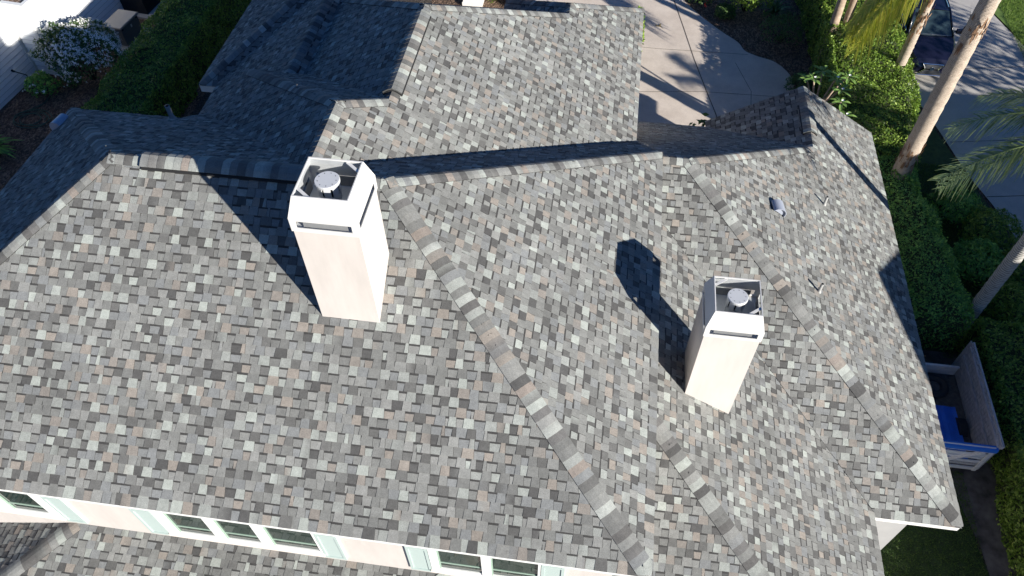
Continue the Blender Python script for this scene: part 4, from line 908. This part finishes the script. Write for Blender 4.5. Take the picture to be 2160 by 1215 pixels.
def panel(name, side):
    mb = MB(); rnd = random.Random(side)
    if side == 1:                            # tall right side, vertical planks + rails
        y = y0 - 0.02
        while y < y1 + 0.28:
            w = rnd.uniform(0.09, 0.14); top = 1.52 + rnd.uniform(-0.04, 0.03); b = MB(); mb.box(x1 + 0.01, x1 + 0.035, y, y + w - 0.010, zf - 0.12, top, 0); y += w
        for z in (1.02, 1.40): mb.box(x1 - 0.03, x1 + 0.009, y0, y1 + 0.2, z, z + 0.085)
        mb.box(x1 + 0.036, x1 + 0.08, y0 - 0.03, y1 + 0.3, 1.44, 1.56)
        return mb.build(name, WOODS, tr)
    if side == 2:                            # near end, horizontal slats
        z = zf - 0.14
        while z < 1.36:
            h = rnd.uniform(0.11, 0.15); mb.box(x0, x1 - 0.03 - rnd.uniform(0, 0.03), y0 - 0.03, y0 - 0.008, z, z + h - 0.016, rnd.choice((1, 1, 0))); z += h + (0.07 if rnd.random() < 0.6 else 0.012)
        for a in (x0 + 0.5, x1 - 0.12): mb.box(a, a + 0.09, y0 - 0.052, y0 - 0.031, zf - 0.14, 1.40, 1)
        mb.beam((x0 + 0.35, y0 - 0.064, 0.35), (x1 - 0.25, y0 - 0.064, 1.3), 0.022, 0.08, 1, up=(0, 1, 0))
        return mb.build(name, WOODS, tr)
    if side == 3:
        for k, z in enumerate((0.36, 0.58)): mb.box(x0, x1 - 0.04, y1 + 0.0, y1 + 0.025, z, z + 0.21)
        mb.box(x0, x1 - 0.04, y1 - 0.03, y1 + 0.03, 0.80, 0.84); return mb.build(name, M_WOODL, tr)
    y = y0
    while y < y1: mb.box(x0 - 0.035, x0 - 0.01, y, y + 0.115, zf - 0.1, 1.4); y += 0.122
    return mb.build(name, M_WOOD, tr)
panel('side_panel', 1); panel('tailboard', 2); panel('headboard', 3); panel('side_panel', 4)
mb = MB(); mb.box(x0, x1 - 0.0, y0 - 0.07, y0 + 0.05, 1.402, 1.43); mb.box(x0, x1, y0 - 0.075, y0 - 0.065, 1.30, 1.401); mb.build('blue_edge_tape', plain('bright_blue_tape', (0.03, 0.17, 0.62), 0.4), tr)
for s, x in ((-1, x0 - 0.2), (1, x1 - 0.28)):
    mb = MB(); mb.tube([(x, -0.1, 0.31), (x + 0.2, -0.1, 0.31)], 0.31, 20); mb.build('wheel', M_RUB, tr)
mb = MB(); mb.beam((0, y1 + 0.02, 0.33), (0, y1 + 1.1, 0.33), 0.08, 0.08); mb.build('drawbar', M_RUST, tr)
def torus(mb, R0, r, n=36, k=12, mat=0, cz=0.0):
    for i in range(n):
        for j in range(k):
            def T(a, b): A, B = a * 6.28318 / n, b * 6.28318 / k; return ((R0 + r * math.cos(B)) * math.cos(A), (R0 + r * math.cos(B)) * math.sin(A), cz + r * 0.85 * math.sin(B))
            mb.face([T(i, j), T(i + 1, j), T(i + 1, j + 1), T(i, j + 1)], mat)
sw = empty('spare_wheel', (9.22, 11.68, 0.463), 'spare wheel with black tyre lying flat in the trailer bed', 'wheel')
mb = MB(); torus(mb, 0.245, 0.105, cz=0.09); mb.build('tyre', M_RUB, sw, smooth=True)
mb = MB(); mb.tube([(0, 0, 0.05), (0, 0, 0.10), (0, 0, 0.115)], [0.16, 0.16, 0.07], 24); mb.tube([(0, 0, 0.115), (0, 0, 0.125)], 0.05, 16)
mb.build('rim', M_RUST, sw)
V = []; F = []; nx, ny = 14, 16
for j in range(ny + 1):
    for i in range(nx + 1):
        x, y = -0.75 + 1.35 * i / nx, -0.64 + 1.55 * j / ny; V.append((x, y, 0.012 + 0.018 * (1 + math.sin(x * 9 + y * 4) * math.sin(y * 7 - x * 3)) * 0.6 + 0.01 * math.sin(x * 23)))
for j in range(ny):
    for i in range(nx): a = j * (nx + 1) + i; F.append((a, a + 1, a + nx + 2, a + nx + 1))
tb = blob_mesh('tarpaulin', V, F, M_TARP, None); tb.location = (9.05, 10.25, 0.464); sm = tb.modifiers.new('thickness', 'SOLIDIFY'); sm.thickness = 0.004
tag(tb, 'blue tarpaulin spread over the trailer floor', 'tarpaulin')
mb = MB(); mb.tube([(0, 0, 0.03), (0.25, 0.02, 0.05), (0.5, -0.03, 0.03)], [0.03, 0.026, 0.015], 7)
o = tag(mb.build('fallen_branch', plain('pale_wood', (0.45, 0.30, 0.16), 0.9)), 'short pale broken branch on the dark soil behind the trailer', 'branch'); o.location = (8.95, 13.0, 0.03)

# fallen leaves on the forecourt
mb = MB()
for k, (x, y) in enumerate(((0, 0), (0.13, 0.02), (0.22, -0.05), (0.05, 0.08))):
    an = k * 1.3; d = Vector((math.cos(an), math.sin(an), 0)) * 0.14; s = Vector((-math.sin(an), math.cos(an), 0)) * 0.045; c = Vector((x, y, 0.015)); u_ = Vector((0, 0, 0.03))
    mb.face([c, c + d * .5 - s, c + d + u_]); mb.face([c, c + d + u_, c + d * .5 + s])
mb.tube([(0.15, 0, 0.01), (0.3, -0.15, 0.012)], 0.006, 5)
o = tag(mb.build('fallen_leaf_cluster', plain('dry_leaf', (0.16, 0.12, 0.05), 0.8)), 'small cluster of dry leaves lying on the sunlit concrete', 'leaves'); o.location = (1.85, 28.0, 0.021)

# ------------------------------------------------------------------ parked car
M_CARB = plain('dark_blue_car_paint', (0.008, 0.009, 0.024), 0.22, spec=0.7); M_CHROME = plain('chrome_trim', (0.75, 0.76, 0.78), 0.15, metal=1.0); M_CGLASS = glassmat('car_glass', (0.03, 0.05, 0.06), 0.04); M_CARD = plain('car_black_trim', (0.012, 0.012, 0.014), 0.4); M_LAMP = plain('headlamp_glass', (0.55, 0.60, 0.66), 0.1, metal=0.4)
M_SEAT = plain('pale_interior', (0.40, 0.42, 0.36), 0.7); M_ALLOY = plain('alloy_rim', (0.45, 0.46, 0.48), 0.3, metal=0.8)
car = empty('parked_car', (11.88, 27.98, 0.036), 'dark blue car with a chrome edged hourglass grille parked on the drive', 'car', rz=R(-1.5))
st = [(-2.36, .40, .52, .36, .50, .60, .36, .28), (-2.30, .60, .70, .30, .52, .70, .50, .24), (-2.18, .76, .83, .26, .60, .82, .62, .22), (-1.85, .84, .92, .25, .72, .93, .72, .22), (-1.2, .85, .935, .25, .82, 1.02, .80, .22), (-0.85, .85, .935, .25, .88, 1.06, .82, .22), (0.3, .85, .94, .25, .92, 1.08, .84, .22), (1.4, .85, .94, .25, .95, 1.10, .84, .22), (2.0, .82, .91, .27, .95, 1.12, .80, .25), (2.3, .74, .84, .32, .92, 1.05, .70, .3), (2.38, .6, .7, .4, .8, .95, .55, .4)]
mb = MB(); rings = []
for (y, wb, ws, zb, zs2, zt, wt, zz) in st:
    half = [(0, zb), (wb, zb), (ws, (zb + zs2) / 2), (ws * .985, zs2), ((ws + wt) / 2, (zs2 + zt) / 2 + .035), (wt, zt), (wt * .5, zt + 0.022), (0, zt + 0.03)]
    rings.append([(x, y, z) for x, z in half] + [(-x, y, z) for x, z in half[-2:0:-1]])
for a, b in zip(rings[:-1], rings[1:]):
    n_ = len(a)
    for i in range(n_): mb.face([a[i], b[i], b[(i + 1) % n_], a[(i + 1) % n_]])
mb.face(rings[0]); mb.face(rings[-1][::-1]); body = mb.build('body', M_CARB, car, smooth=True)
# cabin
W0, W1, zb_, zt_ = 0.80, 0.60, 1.07, 1.63
A = [(-W0, -0.95, zb_), (W0, -0.95, zb_), (W1 + .02, -0.15, zt_ - .03), (-W1 - .02, -0.15, zt_ - .03)]
def bow(q, n=10, k=0.10):      # curved glass between left and right edges
    mb = MB(); (l0, r0, r1, l1) = [Vector(v) for v in q]
    for i in range(n):
        def f(t): e = k * (1 - (2 * t - 1) ** 2); return l0.lerp(r0, t) + Vector((0, -e, 0)), l1.lerp(r1, t) + Vector((0, -e * .5, e * .25))
        a0, a1 = f(i / n); b0_, b1 = f((i + 1) / n); mb.face([a0, b0_, b1, a1])
    return mb
bow(A).build('windscreen', M_CGLASS, car, smooth=True)
mb = MB(); ys = [-0.17, 0.4, 1.1, 1.75]
for a, b in zip(ys[:-1], ys[1:]):
    n_ = 8
    for i in range(n_):
        def f(t, y): x = -W1 - .02 + (2 * W1 + .04) * t; return (x, y - (0.05 * (1 - (2 * t - 1) ** 2) if y < 0 else 0), zt_ - .03 + 0.06 * (1 - (2 * t - 1) ** 2) + 0.02 * math.sin((y + .17) / 1.92 * 3.14))
        mb.face([f(i / n_, a), f((i + 1) / n_, a), f((i + 1) / n_, b), f(i / n_, b)])
mb.build('car_roof', M_CARB, car, smooth=True)
for s in (-1, 1):
    mb = MB(); q = [(s * (W0 + .03), -0.72, zb_ + .01), (s * (W0 + .03), 1.75, zb_ + .03), (s * (W1 + .03), 1.5, zt_ - .05), (s * (W1 + .03), -0.1, zt_ - .05)]; mb.face(q if s > 0 else q[::-1]); mb.build('side_window', M_CGLASS, car)
    mb = MB(); mb.tube([(s * W0, -0.97, zb_), (s * (W1 + .03), -0.15, zt_ - .03), (s * (W1 + .03), 0.8, zt_), (s * (W1 + .02), 1.75, zt_ - .04), (s * .78, 2.15, 1.12)], 0.035, 8); mb.tube([(s * (W0 + .02), 0.5, zb_), (s * (W1 + .03), 0.5, zt_ - .02)], 0.03, 6); mb.build('pillar', M_CARB, car, smooth=True)
    mb = MB(); mb.tube([(s * (W0 + .045), -0.85, zb_ + .005), (s * (W0 + .045), 1.8, zb_ + .025)], 0.012, 5); mb.tube([(s * (W1 - .02), 0.0, zt_ + .03), (s * (W1 - .02), 1.6, zt_ + .03)], 0.016, 6); mb.build('chrome_rail', M_CHROME, car)
    mb = MB(); mb.tube([(s * .90, -0.62, 1.06), (s * 1.0, -0.64, 1.10)], 0.03, 6); mb.box(s * 1.06 - .10, s * 1.06 + .10, -0.72, -0.60, 1.04, 1.18); mb.build('side_mirror', M_CARB, car)
    mb = MB(); mb.face([(s * .50, -2.315, .70), (s * .80, -2.06, .78), (s * .86, -1.80, .86), (s * .60, -2.16, .84)]); lo = mb.build('headlight', M_LAMP, car)
    mb = MB(); mb.tube([(s * .47, -2.335, .66), (s * .78, -2.15, .70), (s * .875, -1.95, .76)], 0.014, 6); mb.build('daylight_strip', M_CHROME, lo)
    mb = MB(); mb.tube([(s * .62, -2.31, .36), (s * .76, -2.22, .52), (s * .80, -2.16, .40), (s * .62, -2.31, .36)], 0.012, 6); mb.build('fog_lamp_trim', M_CHROME, car)
    for y in (-1.42, 1.42):
        mb = MB(); mb.tube([(s * .72, y, .34), (s * .945, y, .34)], 0.34, 28); w_ = mb.build('wheel', M_RUB, car); mb = MB(); mb.tube([(s * .946, y, .34), (s * .955, y, .34)], [0.22, 0.2], 20); mb.build('rim', M_ALLOY, w_)
mb = MB(); q = [(-.36, -2.375, .74), (.36, -2.375, .74), (.22, -2.42, .56), (.46, -2.40, .30), (-.46, -2.40, .30), (-.22, -2.42, .56)]
mb.face([q[5], q[2], q[1], q[0]]); mb.face([q[4], q[3], q[2], q[5]]); gr = mb.build('grille', M_CARD, car)
mb = MB(); mb.tube(q + [q[0]], 0.02, 6)
mb.build('grille_frame', M_CHROME, gr)
mb = MB()
for z in (.34, .39, .44, .49, .60, .65, .70):
    w = .22 + (.24 * (.56 - z) / .26 if z < .56 else .14 * (z - .56) / .18); mb.box(-w + .02, w - .02, -2.428, -2.412, z, z + .014)
mb.build('grille_bar', M_ALLOY, gr)
mb = MB(); mb.tube([(0, -2.41, .58), (0, -2.44, .58)], 0.07, 16); mb.build('emblem', M_CHROME, gr)
mb = MB(); mb.tube([(-.55, -1.03, 1.10), (.05, -1.04, 1.125)], 0.012, 5); mb.tube([(.0, -1.05, 1.12), (.6, -1.0, 1.10)], 0.012, 5); mb.build('wiper', M_ALLOY, car)
mb = MB(); mb.face([(-.6, 1.78, zt_ - .04), (.6, 1.78, zt_ - .04), (.72, 2.18, 1.14), (-.72, 2.18, 1.14)]); mb.build('rear_window', M_CGLASS, car)

# ------------------------------------------------------------------ grass blades on the lawns
def grass(label, rects, n, h, mat):
    C = []; tot = sum((b - a) * (d - c) for a, b, c, d in rects)
    for a, b, c, d in rects: k = int(n * (b - a) * (d - c) / tot); C.append(np.stack([RNG.uniform(a, b, k), RNG.uniform(c, d, k), np.zeros(k)], 1))
    C = np.vstack(C); n = len(C); an = RNG.uniform(0, 6.283, n); hh = h * RNG.uniform(0.5, 1.3, n); w = 0.008
    s = np.stack([np.cos(an), np.sin(an), 0 * an], 1) * w; tip = C + np.stack([RNG.normal(0, h * .5, n), RNG.normal(0, h * .5, n), hh], 1); C[:, 2] = 0.01
    V = np.stack([C - s, C + s, tip], 1).reshape(-1, 3); o = np_mesh('grass', V, np.arange(3 * n).reshape(n, 3), mat, None, 3); o['kind'] = 'stuff'; o['label'] = label
    return o
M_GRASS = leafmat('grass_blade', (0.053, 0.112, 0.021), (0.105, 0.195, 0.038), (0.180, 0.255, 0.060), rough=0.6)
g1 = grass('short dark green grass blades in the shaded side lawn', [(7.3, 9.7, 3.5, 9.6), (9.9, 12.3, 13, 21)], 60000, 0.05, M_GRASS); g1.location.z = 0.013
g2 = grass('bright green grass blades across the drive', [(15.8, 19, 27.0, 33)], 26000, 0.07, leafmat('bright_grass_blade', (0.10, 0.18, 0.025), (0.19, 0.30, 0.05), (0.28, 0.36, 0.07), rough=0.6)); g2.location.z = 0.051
